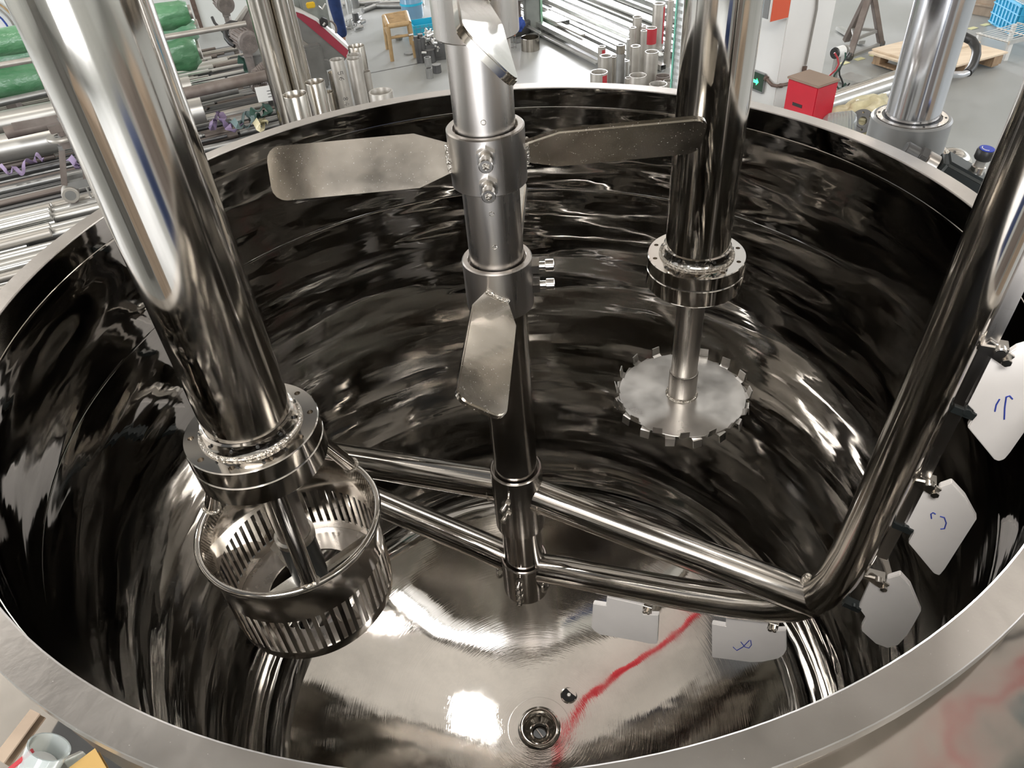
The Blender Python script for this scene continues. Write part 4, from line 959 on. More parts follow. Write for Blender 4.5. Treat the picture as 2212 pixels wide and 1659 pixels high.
for i, (mm, s0, s1, wd, kd_) in enumerate(specs):
    jit = random.uniform(-.012, .012)
    z = FZ+.05+random.choice((0, 0, .06))
    p = bn*(mm)+be*s0+Vector((0, 0, z)); q = bn*(mm+jit*3)+be*s1+Vector((0, 0, z)); b = MB()
    if kd_ == 'square': b.hollow(p, q, wd, wd*.75, .004, ref=(0, 0, 1))
    elif kd_ == 'flat': b.beam(p, q, wd*1.3, .02, ref=(0, 0, 1))
    else:
        b.beam(p, q, wd, .006, ref=(0, 0, 1)); b.beam(p+bn*wd*.5+Vector((0, 0, wd*.4)), q+bn*wd*.5+Vector((0, 0, wd*.4)), .006, wd*.8, ref=(0, 0, 1))
    tag(b.build(names[kd_], 'brightsteel', at=(p+q)/2, smooth=0), 'bright steel %s on the floor, %s of the floor bars' % ({'flat': 'flat bar', 'square': 'box section', 'angle': 'angle bar'}[kd_], words_[i]), 'bar', 'bright bars on the floor')
for i, (mm, s0, s1, z, wd, lab) in enumerate(((5.0, -12.4, -9.9, .20, .10, 'box section with a dark open end lying on top of the bright bars'), (5.6, -12.2, -7.6, .17, .06, 'long bright flat bar lying across the top of the pile'), (6.2, -12.3, -7.4, .26, .22, 'wide bright steel plank on top at the back of the pile'), (4.6, -11.9, -8.0, .15, .045, 'thin tan tinted bar on top of the bright pile'), (5.25, -11.8, -7.3, .17, .07, 'bright flat bar lying on the left half of the pile top'), (4.9, -9.4, -6.9, .15, .05, 'short bright bar on the near end of the pile'))):
    p = bn*mm+be*s0+Vector((0, 0, FZ+z)); q = bn*(mm+.05)+be*s1+Vector((0, 0, FZ+z)); b = MB()
    if i == 0: b.hollow(p, q, .16, .10, .005, ref=(0, 0, 1))
    else: b.beam(p, q, wd*1.4, .025 if i != 2 else .05, ref=(0, 0, 1))
    tag(b.build('box_section' if i == 0 else 'steel_bar', 'brightsteel' if i != 3 else 'pickled', at=(p+q)/2, smooth=0), lab, 'bar')
# box-section offcuts and small ring
for k, (u, v, wd, lab) in enumerate(((1185, 62, .11, 'small open box section offcut beside the bright bars'), (1198, 58, .20, 'large open box section offcut beside the bright bars'))):
    p = PZ(u, v+2, FZ+wd*.4+.012); d = polar(1, 112, 0)
    if k: p = p+Vector((.12, 0, 0))
    tag(MB().hollow(p, p+d*.55, wd, wd*.8, .007, ref=(0, 0, 1)).build('box_offcut', 'brightsteel', at=p, smooth=0), lab, 'offcut')
tag(MB().beam(PZ(1112, 88, FZ+.03), PZ(1226, 57, FZ+.03), .09, .05, ref=(0, 0, 1)).build('timber_batten', 'greysteel', at=PZ(1170, 72, FZ), bevel=.004), 'grey flat batten on the floor under the box section offcuts', 'batten')
p = PZ(1146, 107, FZ); tag(MB().pipe((p.x, p.y, FZ), (p.x, p.y, FZ+.155), .122, .116, 40).build('pipe_ring', 'brasspipe', at=p), 'short polished pipe ring standing alone on the bright floor', 'ring')
p = PZ(1201, 73, FZ); tag(MB().cyl((p.x, p.y, FZ), (p.x, p.y, FZ+.03), .045, 24).build('steel_puck', 'greysteel', at=p), 'small grey disc on the floor below the batten', 'disc')
p = PZ(1233, 68, FZ+.03); tag(MB().cyl(p, p+be*.22, .022, 16).build('steel_rod_offcut', 'brightsteel', at=p), 'short bright rod offcut at the corner of the bright bars', 'rod')
# ================================================================== MACHINE WITH GREEN COLUMN BEHIND THE SHAFT
gp = PZ(1150, 66, FZ)
dm_ = thing('drilling_machine', 'grey green machine column with a round base behind the centre shaft', 'machine', (gp.x, gp.y, FZ))
MB().box((gp.x, gp.y, FZ+1.0), .20, .22, 2.0, 5).build('column_post', 'machine', dm_, bevel=.01)
MB().box((gp.x+.12, gp.y, FZ+1.0), .03, .25, 2.0, 5).build('column_edge', 'palegreen', dm_, bevel=.006)
p = PZ(1115, 72, FZ); MB().cyl((p.x, p.y, FZ), (p.x, p.y, FZ+.18), .21, 40, bev=.02).build('round_base', 'darksteel', dm_)
MB().cyl((p.x, p.y, FZ+.18), (p.x, p.y, FZ+.46), .085, 28).build('table_post', 'rust', dm_)
MB().cyl((p.x, p.y, FZ+.46), (p.x, p.y, FZ+.50), .24, 40, bev=.008).build('round_table', 'greysteel', dm_)
MB().box((p.x+.0, p.y, FZ+.86), .42, .34, .32, 5).build('gear_case', 'machine2', dm_, bevel=.03)
MB().lathe([(0, 0), (.06, .02), (.10, .07), (.10, .2), (0, .22)], (p.x+.30, p.y-.05, FZ+.72), (0, 0, 1), 28).build('white_cover', 'pillar', dm_)
blob('orange_rag', 'orange cloth draped low on the round machine base', 'cloth', PZ(1106, 52, FZ+.30), .05, .04, .13, 'rag', 4, .6)
blob('blue_rag', 'dark blue cloth beside the orange cloth under the round table', 'cloth', PZ(1117, 52, FZ+.28), .09, .05, .09, 'bluerag', 7, .4)
# wire mesh guard and parts basket
wg = thing('wire_guard', 'thin wire mesh panel standing beside the centre shaft', 'mesh panel', PZ(1104, 105, FZ))
g0 = PZ(1090, 110, FZ); g1 = PZ(1115, 104, FZ); 
for k in range(8): MB().tube([g0+Vector((0, 0, .02+.065*k)), g1+Vector((0, 0, .02+.065*k))], .004, 6).build('wire', 'greysteel', wg)
for k in range(5): q = g0.lerp(g1, k/4); MB().tube([q, q+Vector((0, 0, .50))], .004, 6).build('wire', 'greysteel', wg)
# black round bars standing in a row + cylinders
for k, (u, v, wp, h, lab) in enumerate(((898, 78, 11, .48, 'leftmost black round bar standing on the floor'), (905, 84, 11, .46, 'middle black round bar standing on the floor'), (911, 80, 12, .47, 'rightmost tall black round bar standing on the floor'), (907, 73, 11, .47, 'rear black round bar standing behind the other three'))):
    t = 9.6; p = PT(u, v, t); r = wp*t/FPX/2
    o = thing('round_bar', lab, 'bar', (p.x, p.y, FZ), 'black bars standing on the floor')
    MB().cyl((p.x, p.y, FZ), (p.x, p.y, p.z-.002), r, 24, bev=.002).build('bar_body', 'darksteel', o)
    MB().cyl((p.x, p.y, p.z-.002), (p.x, p.y, p.z), r*.9, 24).build('bar_end', 'greysteel', o)
def puck(name, lab, u, v, wp, h, t, z0=None, m='darksteel', hollow=False):
    p = PT(u, v, t); r = wp*t/FPX/2; z0 = FZ if z0 is None else z0
    o = thing(name, lab, 'offcut', (p.x, p.y, z0)); zt = z0+h
    if hollow: MB().pipe((p.x, p.y, z0), (p.x, p.y, zt), r, r*.7, 28).build('ring_body', m, o)
    else:
        MB().cyl((p.x, p.y, z0), (p.x, p.y, zt-.002), r, 28, bev=.003).build('offcut_body', m, o); MB().cyl((p.x, p.y, zt-.002), (p.x, p.y, zt), r*.95, 28).build('offcut_face', 'greysteel', o)
puck('steel_offcut', 'largest round black offcut behind the stacked rings', 927, 108, 25, .16, 9.7)
puck('steel_offcut', 'low round black offcut right of the stacked rings', 941, 128, 19, .10, 9.35)
puck('pipe_ring', 'lower small grey ring standing beside the black bars', 925, 138, 15, .12, 9.2, m='greysteel', hollow=True)
puck('pipe_ring', 'upper small grey ring stacked on another ring', 922, 116, 15, .10, 9.2, z0=FZ+.125, m='greysteel', hollow=True)
puck('steel_offcut', 'thin flat disc lying on the floor by the bamboo stool leg', 883, 112, 22, .02, 10.1, m='greysteel')
# parts bin full of small steel parts
pb = PZ(958, 120, FZ)
o = thing('parts_bin', 'wire bin heaped with small bright steel parts behind the shaft', 'bin', (pb.x, pb.y, FZ))
MB().box((pb.x, pb.y, FZ+.02), .42, .36, .04, 10).build('bin_floor', 'darksteel', o)
for s_ in (-1, 1):
    MB().box((pb.x+s_*.2, pb.y, FZ+.10), .012, .36, .2, 10).build('bin_side', 'darksteel', o); MB().box((pb.x, pb.y+s_*.17, FZ+.10), .42, .012, .2, 10).build('bin_side', 'darksteel', o)
random.seed(5); b = MB()
for k in range(150):
    c = Vector((pb.x+random.gauss(-.06, .13), pb.y+random.gauss(0, .12), FZ+.14+random.random()*.16)); d = Vector((random.gauss(0, 1), random.gauss(0, 1), random.gauss(0, .6))).normalized()
    b.cyl(c-d*.03, c+d*.03, .014, 7)
hp_ = b.build('steel_parts', 'brightsteel', at=(pb.x, pb.y, FZ+.1)); hp_['kind'] = 'stuff'; tag(hp_, 'heap of small bright steel parts piled behind the centre shaft', 'parts')
# ================================================================== BAMBOO STOOL
sf = [PZ(845, 108, FZ), PZ(889, 90, FZ)]
seat_px = [(829, 36), (877, 27), (884, 50), (838, 57)]
hs = FZ+.42
cs_ = [PZ(u, v, hs) for u, v in seat_px]
cst = sum(cs_, Vector())/4
so = thing('bamboo_stool', 'small square bamboo stool on the grey floor', 'stool', (cst.x, cst.y, FZ))
for i in range(4):
    p = cs_[i]; q = cst+(p-cst)*1.12; q.z = FZ
    MB().tube([p+Vector((0, 0, -.0)), p.lerp(q, .5)+(p-cst).normalized()*.005, q], .026, 14).build('leg', 'bamboo', so)
    p2 = cs_[(i+1) % 4]; MB().tube([p, p2], .030, 14).build('seat_rail', 'bamboo', so)
    q2 = cst+(p2-cst)*1.12; q2.z = FZ
    MB().tube([p.lerp(q, .33), p2.lerp(q2, .33)], .018, 12).build('cross_bar', 'bamboo', so)
for k in range(9):
    MB().tube([cs_[0].lerp(cs_[3], (k+1)/10)+Vector((0, 0, .006)), cs_[1].lerp(cs_[2], (k+1)/10)+Vector((0, 0, .006))], .011, 8).build('seat_slat', 'bamboo', so)
p = PZ(862, 82, FZ+.02); tag(MB().lathe([(0, 0), (.045, 0), (.075, .05), (.07, .05), (.04, .008), (0, .008)], (p.x, p.y, FZ), seg=28).build('dish', 'pickled', at=p), 'small round dish on the floor under the bamboo stool', 'dish')
# water drum and cyan basket
p = PZ(893, 40, FZ)
o = thing('water_drum', 'clear blue tinted plastic drum behind the cyan basket', 'drum', (p.x, p.y, FZ))
MB().lathe([(0, FZ+.01), (.15, FZ+.01), (.16, FZ+.03), (.165, FZ+.20), (.17, FZ+.21), (.17, FZ+.23), (.165, FZ+.24), (.17, FZ+.42), (.16, FZ+.44), (.15, FZ+.44), (.15, FZ+.05), (0, FZ+.05)], (p.x, p.y, 0), seg=40).build('drum_body', 'bottle', o)
MB().lathe([(.163, FZ+.205), (.173, FZ+.205), (.173, FZ+.235), (.163, FZ+.235)], (p.x, p.y, 0), seg=40, loop=True).build('drum_band', 'cyan', o)
c = PZ(924, 78, FZ)
bsk = thing('cyan_basket', 'bright cyan open plastic basket on the floor beside the bamboo stool', 'basket', (c.x, c.y, FZ))
bz = 14; bx, by_ = polar(1, bz, 0), polar(1, bz+90, 0); LL, WW, HH = .42, .32, .20
MB().box((c.x, c.y, FZ+.012), LL, WW, .012, bz).build('basket_floor', 'cyan', bsk)
for s_ in (-1, 1):
    MB().box(Vector((c.x, c.y, FZ+.10))+bx*s_*LL/2, .010, WW, HH, bz).build('basket_side', 'cyan', bsk); MB().box(Vector((c.x, c.y, FZ+.10))+by_*s_*WW/2, LL, .010, HH, bz).build('basket_side', 'cyan', bsk)
    for k in range(7): MB().box(Vector((c.x, c.y, FZ+.10))+by_*s_*(WW/2+.007)+bx*(-.18+.06*k), .006, .006, HH, bz).build('rib', 'bottle', bsk, smooth=0)
    for k in range(3): MB().box(Vector((c.x, c.y, FZ+.04+.06*k))+by_*s_*(WW/2+.008), LL, .005, .006, bz).build('rib', 'bottle', bsk, smooth=0)
MB().box(Vector((c.x, c.y, FZ+.03)), LL*.9, WW*.9, .05, bz).build('basket_liner', 'cyan', bsk)
# pipe offcuts beyond the man
for k, (u, v, wp, h, m, lab) in enumerate(((768, 20, 21, .30, 'greysteel', 'largest grey pipe offcut on the floor behind the man'), (756, 30, 13, .20, 'brightsteel', 'bright pipe offcut standing nearest the man'), (767, 37, 11, .08, 'greysteel', 'small round offcut in front of the largest pipe offcut'), (770, 44, 13, .14, 'darksteel', 'dark round offcut with a pale top near the man'), (756, 46, 10, .12, 'brightsteel', 'small bright offcut low beside the trouser leg'))):
    puck('pipe_offcut', lab, u, v, wp, h, 12.2-.25*k, m=m, hollow=(k < 2))
random.seed(8); b = MB(); q0 = PZ(765, 60, FZ)
for k in range(16):
    c = q0+Vector((random.gauss(0, .10), random.gauss(0, .18), .03+.02*random.random())); d = polar(1, random.random()*360, 0); b.cyl(c-d*.05, c+d*.05, .02, 8)
o = b.build('scrap_pieces', 'greysteel', at=q0); o['kind'] = 'stuff'; tag(o, 'small loose steel scraps on the floor behind the man', 'scrap')
for k in range(7):
    p = PZ(780+16*k, 4+random.random()*10, FZ+.04); d = polar(1, random.uniform(-20, 60), 0)
    tag(MB().cyl(p-d*.3, p+d*.3, .035, 14).build('loose_bar', random.choice(('greysteel', 'brightsteel', 'darksteel')), at=p), 'loose steel bar at the back of the floor, %s counted rightwards from the man' % ('first', 'second', 'third', 'fourth', 'fifth', 'sixth', 'seventh')[k], 'bar', 'loose bars at the back of the floor')
# ================================================================== PIPE STORE ON THE LEFT
ra = 23.0; rd_ = polar(1, ra, 0); rn = polar(1, ra+90, 0)
# timber bearers, and a dark sheet added for the shade between the bars
for k, s_ in enumerate((-6.0, -4.0, -2.2, -.3)):
    p = rd_*s_+rn*4.9+Vector((0, 0, FZ+.04)); q = rd_*s_+rn*11.3+Vector((0, 0, FZ+.04))
    tag(MB().beam(p, q, .10, .08, ref=(0, 0, 1)).build('timber_bearer', 'rust', at=(p+q)/2, smooth=0), 'dark timber bearer under the bar stock, %s from the left' % ('first', 'second', 'third', 'fourth')[k], 'timber', 'timber bearers under the bar stock')
gb = [rd_*s_+rn*n_+Vector((0, 0, FZ+.012)) for s_, n_ in ((-6.6, 4.85), (-1.6, 4.85), (.95, 7.2), (.95, 11.2), (-6.6, 11.2))]
tag(MB().prism(gb, (0, 0, -.010)).build('gap_shade_sheet', 'beam', at=gb[0], smooth=0), 'dark sheet added beneath the bar stock to shade the gaps', 'mat')
random.seed(21)
ONES = 'first second third fourth fifth sixth seventh eighth ninth tenth eleventh twelfth thirteenth fourteenth fifteenth sixteenth seventeenth eighteenth nineteenth'.split()
TENS = {2: 'twent', 3: 'thirt', 4: 'fort', 5: 'fift'}
def ordinal(i): return ONES[i-1] if i < 20 else (TENS[i//10]+'ieth' if i % 10 == 0 else TENS[i//10]+'y '+ONES[i % 10-1])
ZP = ['from the tank rim', 'below the big pipes', 'right of the big pipes', 'by the saw motor']
FW = {'brightsteel': 'bright', 'pickled': 'pale grey', 'bigpipe': 'matt grey', 'greysteel': 'mid grey', 'rust': 'rusty brown', 'darksteel': 'dark'}
def rlab(m, hol, z_, row, extra=''):
    return '%s steel %s, %s row %s%s' % (FW[m], 'pipe' if hol else 'bar', ordinal(row), ZP[z_], extra)
ROW = [0, 0, 0, 0]
UM = {}
def unit(m, hollow=False):
    k = (m, hollow)
    if k not in UM:
        b = MB()
        if hollow: b.pipe((-.5, 0, 0), (.5, 0, 0), 1, .84, 14)
        else: b.cyl((-.5, 0, 0), (.5, 0, 0), 1, 14)
        o = b.build('bar', m); UM[k] = o.data; bpy.data.objects.remove(o)
    return UM[k]
def rod(n, s0, s1, z, r, m, hollow, lab, grp):
    o = bpy.data.objects.new('steel_pipe' if hollow else 'steel_bar', unit(m, hollow)); COL.objects.link(o)
    c = rd_*((s0+s1)/2)+rn*n; o.location = (c.x, c.y, z+H); o.scale = (s1-s0, r, r); o.rotation_euler = (0, 0, (ra+random.uniform(-.5, .5))*D2R)
    o['_o'] = (c.x, c.y, z); return tag(o, lab, 'pipe' if hollow else 'bar', grp)
n = 4.95
zone = lambda n: 0 if n < 6.55 else (1 if n < 7.75 else (2 if n < 9.2 else 3))
pal_ = [(('brightsteel', 'pickled', 'brightsteel', 'bigpipe'), 'pale grey steel pipe in the stock rows nearest the tank rim', 'pale pipes nearest the tank'),
        (('greysteel', 'rust', 'darksteel', 'greysteel'), 'brown and grey steel bar in the rows below the two big pipes', 'bars below the two big pipes'),
        (('greysteel', 'darksteel', 'rust', 'greysteel', 'pickled'), 'grey or dark steel bar in the rows right of the big pipe ends', 'bars right of the big pipe ends'),
        (('brightsteel', 'pickled', 'brightsteel', 'rust', 'brightsteel'), 'bright steel bar in the furthest rows below the saw motor', 'bright bars below the saw motor')]
while n < 11.0:
    z_ = zone(n); r = random.choice((.019, .024, .031, .022, .036)) if z_ else random.choice((.034, .040, .046, .05))
    m = random.choice(pal_[z_][0]); hol = (z_ == 0) or random.random() < .35
    end = random.uniform(-.75, .65) if z_ else random.uniform(-2.2, 0.2)
    if 8.3 < n < 9.0: end = random.uniform(-.2, .75)
    if z_ == 0 and n < 6.2:
        lim = -1.35                       # keep clear of the vessel
        end = min(end, lim+.9*random.random())
    n += r; ROW[z_] += 1
    rod(n, -6.4+random.random()*.5, end, FZ+.08+r, r, m, hol, rlab(m, hol, z_, ROW[z_]), pal_[z_][2])
    if end < .45 and n > 7.3:
        m2 = random.choice(pal_[z_][0]); rod(n, end+.03, min(.95, end+.35+random.random()*.9), FZ+.08+r*.9, r*.9, m2, hol, rlab(m2, hol, z_, ROW[z_], ', right piece'), pal_[z_][2])
    if random.random() < .55:
        r2 = r*.8; s0 = random.uniform(-6, -3)
        m3 = random.choice(pal_[z_][0]); rod(n-r, s0, random.uniform(-1.6, .2 if z_ else -1.6), FZ+.08+2*r+r2*1.0, r2, m3, False, rlab(m3, False, z_, ROW[z_], ', on top'), pal_[z_][2])
    n += r+.006+random.random()*.012
# the two big matt pipes, end pieces visible right of the left column
def big(name, lab, a, b, r, m, z, ri=None, cat='pipe'):
    pa, pb = PZ(*a, z), PZ(*b, z); d = (pb-pa).normalized(); pa = pa-d*1.2
    return lay(name, lab, pa, pb, r, m, cat, None, ri or r*.9, 36)
big('steel_pipe', 'lower of the two big matt steel pipes, crossing behind the left column', (0, 322), (440, 236), .135, 'bigpipe', FZ+.36)
big('steel_pipe', 'upper of the two big matt steel pipes, crossing behind the left column', (0, 268), (414, 186), .125, 'bigpipe', FZ+.36)
big('rusty_pipe', 'long rust brown pipe lying across the stock up to the upright pipes', (300, 224), (600, 158), .058, 'rust', FZ+.62)
big('thin_pipe', 'long thin pale pipe lying over the green wrapped rolls', (0, 141), (532, 51), .030, 'pickled', FZ+.95)
big('grey_tube', 'grey tube lying just below the long rust brown pipe', (300, 238), (512, 190), .062, 'greysteel', FZ+.30)
big('flat_plank', 'dark grey pipe lying above the big matt pipes at the left edge', (0, 222), (100, 200), .04, 'greysteel', FZ+.42)
# green film wrapped rolls
def wrapped(lab, a, b, r, z, m, seed, flare=True):
    pa, pb = PZ(*a, z), PZ(*b, z); d = (pb-pa).normalized(); pa = pa-d*1.0
    from mathutils import noise as NZ
    o = thing('wrapped_roll', lab, 'roll', (pa+pb)/2)
    x, y, ax = frame(d); L = (pb-pa).length; vs = []; fs = []; nseg = 28; nl = 40
    for i in range(nl+1):
        for k in range(nseg):
            a_ = 2*math.pi*k/nseg; p = pa+d*(L*i/nl); dirv = x*math.cos(a_)+y*math.sin(a_)
            e = max(0, (i-nl+9)/9)
            rr_ = r*(1+.10*e*math.sin(a_*4+seed+i*.7))+.016*NZ.noise(Vector((i*.35, math.cos(a_)*2+seed, math.sin(a_)*2)))*(.5+3*e)
            if i == nl: rr_ *= .72
            vs.append(p+dirv*rr_)
        if i < nl:
            for k in range(nseg): fs.append((i*nseg+k, i*nseg+(k+1) % nseg, (i+1)*nseg+(k+1) % nseg, (i+1)*nseg+k))
    fs += [tuple(range(nl*nseg, nl*nseg+nseg)), tuple(reversed(range(nseg)))]
    MB().add(vs, fs).build('film_wrap', m, o, smooth=70)
    MB().cyl(pb-d*.05, pb+d*.03, r*.55, 24).build('core_end', 'pickled', o)
    return o, pa, pb, d
wrapped('uppermost green film wrapped roll against the white wall', (0, 92), (408, 26), .135, FZ+1.0, 'green', 2)
wrapped('middle roll in crumpled pale green film', (0, 126), (424, 58), .15, FZ+.74, 'palegreen', 5)
wrapped('lowest and fattest roll in dark green film', (0, 178), (428, 108), .19, FZ+.50, 'green', 9)
for k in range(3):
    s_ = (-5.4, -3.8, -2.3)[k]; c = PZ(120*k, 178-20*k, FZ+.5)
    p = c; tag(MB().beam((p.x, p.y+.05, FZ), (p.x, p.y+.05, FZ+.31), .12, .12).build('support_block', 'rust', at=(p.x, p.y, FZ)), 'dark block supporting the green wrapped rolls, %s' % ('leftmost', 'middle one', 'rightmost')[k], 'block', 'blocks under the green rolls')
# hose coils on the wall, far top left
cw_ = VP(0, 45, P0, math.degrees(math.atan2(P1.y-P0.y, P1.x-P0.x)))
wn = Vector((P1.y-P0.y, -(P1.x-P0.x), 0)).normalized(); wt = (P1-P0).normalized()
hcx = thing('hose_coil', 'orange and blue hoses curving on the white wall at the top left corner', 'hose', cw_)
for k, (rr_, m) in enumerate(((.50, 'bamboo'), (.44, 'conduit'), (.36, 'bluerag'))):
    MB().tube([cw_+wn*(.08+.02*k)-wt*.25+wt*(rr_*math.cos(a*.2))+Vector((0, 0, rr_*math.sin(a*.2)-.1)) for a in range(31)], .014, 8, closed=False).build('hose', m, hcx)
# roller stand
rs0 = PZ(150, 432, FZ+.20)
rs = thing('roller_stand', 'old steel roller stand with a round handwheel in front of the big matt pipes', 'stand', (rs0.x, rs0.y, FZ))
def V(u, v, off=0): return VP(u, v, rs0-rn*off, ra)
MB().prism([V(24, 267), V(150, 244), V(152, 258), V(31, 283)], rn*.02).build('flat_bar', 'rust', rs, smooth=0)
hw = V(136, 294); MB().lathe([(.07, -.012), (.13, -.014), (.135, 0), (.13, .014), (.07, .012)], hw, seg=36, loop=True).build('handwheel', 'pickled', rs)
for k in range(3):
    d = polar(1, 20+60*k, 0); MB().beam(hw-d*.10, hw+d*.10, .03, .016, ref=(0, 0, 1)).build('spoke', 'greysteel', rs)
MB().cyl(hw-Vector((0, 0, .06)), hw+Vector((0, 0, .10)), .032, 20).build('screw_spindle', 'rust', rs)
MB().box(V(126, 276), .15, .07, .06, ra+8).build('jaw', 'rust', rs, bevel=.004)
p = V(140, 268); MB().beam(p+Vector((-.04, 0, .06)), p+Vector((.05, 0, -.08)), .03, .02).build('fork', 'greysteel', rs)
MB().cyl(V(143, 312)+Vector((0, 0, -.02)), V(143, 312)+Vector((0, 0, .05)), .06, 24).build('collar', 'rust', rs)
tl, tr = V(131, 316), V(176, 309)
MB().beam(tl-rd_*.02, tr+rd_*.05, .10, .04, ref=(0, 0, 1)).build('top_plate', 'machine2', rs, bevel=.003)
bl = V(139, 398); MB().beam(V(133, 318), bl, .05, .07, ref=rn).build('side_post', 'rust', rs, bevel=.003)
MB().beam(V(180, 310), V(187, 392), .05, .05, ref=rn).build('side_post', 'rust', rs, bevel=.003)
MB().beam(V(146, 402), V(212, 386), .06, .07, ref=(0, 0, 1)).build('base_beam', 'machine2', rs, bevel=.003)
MB().beam(V(146, 402)+rn*.18, V(212, 386)+rn*.18, .05, .06, ref=(0, 0, 1)).build('base_beam', 'machine2', rs, bevel=.003)
rc_ = V(152, 417); 
MB().cyl(rc_-rn*.06, rc_+rn*.05, .072, 32, bev=.006).build('roller', 'pickled', rs)
MB().cyl(rc_-rn*.064, rc_-rn*.058, .045, 28).build('roller_hub', 'machine2', rs)
for k in range(2):
    a_ = V(184+21*k, 400); MB().beam(a_, a_+Vector((0, 0, -.13))+rn*.02, .012, .012).build('bracket_bar', 'brightsteel', rs)
MB().beam((rc_.x, rc_.y, rc_.z-.06), (rc_.x, rc_.y, FZ), .05, .05).build('foot_post', 'rust', rs)
# slings and straps on the stock
def sling(lab, m, px, z, wd, cat='strap'):
    p0_ = PZ(*px[0], z); o = thing('lifting_sling', lab, cat, p0_)
    pts = []
    for i in range(len(px)-1):
        a_, b_ = PZ(*px[i], z+.05*math.sin(i*2.1)), PZ(*px[i+1], z+.05*math.sin((i+1)*2.1))
        for j in range(8): pts.append(a_.lerp(b_, j/8))
    pts.append(PZ(*px[-1], z))
    for it in range(6): pts = [pts[0]]+[(pts[i-1]+pts[i]*2+pts[i+1])/4 for i in range(1, len(pts)-1)]+[pts[-1]]
    pts = [p_+Vector((0, 0, .03*math.sin(i*.45))) for i, p_ in enumerate(pts)]
    strap('webbing', m, pts, wd, o, .008); return o
sling('lilac webbing sling twisted on the bars right of the big pipe end', 'lilac', ((462, 262), (455, 280), (470, 248), (486, 252), (478, 268), (500, 272), (492, 284), (520, 270)), FZ+.27, .07)
sling('grey green webbing sling looped on the bars in the middle', 'teal', ((500, 262), (515, 276), (528, 250), (540, 244), (548, 262), (530, 272), (516, 268)), FZ+.28, .06)
sling('dark green webbing sling lying near the upright pipes', 'darkgreen', ((545, 252), (552, 236), (570, 230), (588, 238), (572, 252), (560, 246), (548, 262)), FZ+.30, .06)
sling('second dark green sling heaped below the saw motor', 'darkgreen', ((520, 138), (526, 124), (545, 122), (556, 132), (546, 146), (530, 150), (540, 130)), FZ+.34, .08)
sling('pale tan sling end lying by the foot of the upright pipes', 'foam', ((548, 262), (560, 278), (572, 268), (560, 256), (580, 272)), FZ+.27, .07)
sling('lilac strap trailing over the dark gap left of the roller stand', 'lilac', ((0, 360), (15, 372), (30, 366), (45, 372), (58, 352), (75, 345), (84, 338), (92, 344)), FZ+.34, .035)
sling('short lilac strap lying right of the roller stand post', 'lilac', ((150, 345), (162, 352), (172, 360)), FZ+.34, .06)
# white label plate
p = PZ(582, 201, FZ+.5); lp_ = thing('label_plate', 'white stained plate fixed near the foot of the upright pipes', 'plate', p)
MB().box(p, .26, .012, .15, ra-10).build('plate', 'pillar', lp_, smooth=0)
MB().beam(p+Vector((.06, .02, 0)), Vector((p.x+.06, p.y+.02, FZ+.05)), .03, .03).build('stake', 'rust', lp_)
for k in range(3): MB().beam(p+Vector((-.09, -.012, .02-.03*k)), p+Vector((.07, -.0055, .03-.03*k)), .003, .006).build('stain_line', 'blackink', lp_)
# ================================================================== BAND SAW WITH MOTORS
s0 = PZ(735, 178, FZ)
SAZ = 16.0; sn = polar(1, SAZ+90, 0)
sw = thing('band_saw', 'grey band saw machine with a slanting dark red stripe behind the standing pipes', 'machine', (s0.x, s0.y, FZ))
def S(u, v, off=0): return VP(u, v, s0-sn*off, SAZ)
MB().prism([S(u, v) for u, v in ((622, 18), (655, 30), (684, 45), (753, 108), (747, 130), (716, 150), (706, 152), (640, 90))], sn*.30).build('saw_cover', 'machine2', sw, bevel=.012)
MB().prism([S(u, v, .012) for u, v in ((628, 24), (657, 30), (684, 45), (753, 108), (748, 126))], sn*.012).build('red_stripe', 'maroon', sw, smooth=0)
MB().prism([S(u, v, .02) for u, v in ((624, 15), (656, 26), (686, 41), (756, 104), (753, 109), (683, 46), (655, 31), (624, 20))], sn*.34).build('edge_highlight', 'pillar', sw, bevel=.003)  # white strip painted in for the highlight along the cover's top
MB().prism([S(u, v, .05) for u, v in ((648, 92), (655, 88), (676, 104), (670, 118), (676, 126), (668, 128), (660, 112), (648, 104))], sn*.04).build('chipped_bracket', 'pickled', sw, bevel=.003)
MB().prism([S(u, v, -.02) for u, v in ((640, 88), (706, 152), (712, 178), (655, 172))], sn*.25).build('swarf_tray', 'rust', sw, bevel=.01)
c = S(703, 139, .03); MB().cyl(c+sn*.05, c-sn*.03, .065, 32, bev=.006).cyl(c-sn*.03, c-sn*.045, .035, 24).build('guide_wheel', 'machine2', sw)
MB().box(S(668, 8)+sn*.3+Vector((0, 0, .0)), .42, .3, .42, SAZ).build('head_block', 'machine', sw, bevel=.03)
MB().box(S(672, 24)+sn*.18, .20, .2, .30, SAZ).build('clamp_block', 'machine', sw, bevel=.02)
MB().box(S(700, 30)+sn*.34, .15, .25, 1.1, SAZ).build('support_column', 'machine', sw, bevel=.02)
c = S(671, 11, .05)
yb = MB().box(c, .10, .06, .06, SAZ).build('yellow_box', 'yellow', sw, bevel=.01)
MB().tube([S(688, 14, .05), S(696, 20, .05), S(703, 8, .05)], .012, 10).build('lever', 'brightsteel', sw)
c = S(699, 48, .02); MB().cyl(c+sn*.03, c-sn*.03, .055, 6).build('black_knob', 'black', sw, bevel=.004)
MB().tube([S(698, 55, .08), S(702, 49, .08)], .012, 10).build('clamp_screw', 'brightsteel', sw)
c = S(714, 62, -.2); MB().lathe([(.075, -.012), (.09, -.012), (.09, .012), (.075, .012)], c, polar(1, SAZ-60, .2), 32, loop=True).build('hand_wheel', 'rust', sw)
MB().box(S(620, 150)+sn*.1, .9, .5, .5, SAZ).build('saw_bed', 'machine2', sw, bevel=.02)
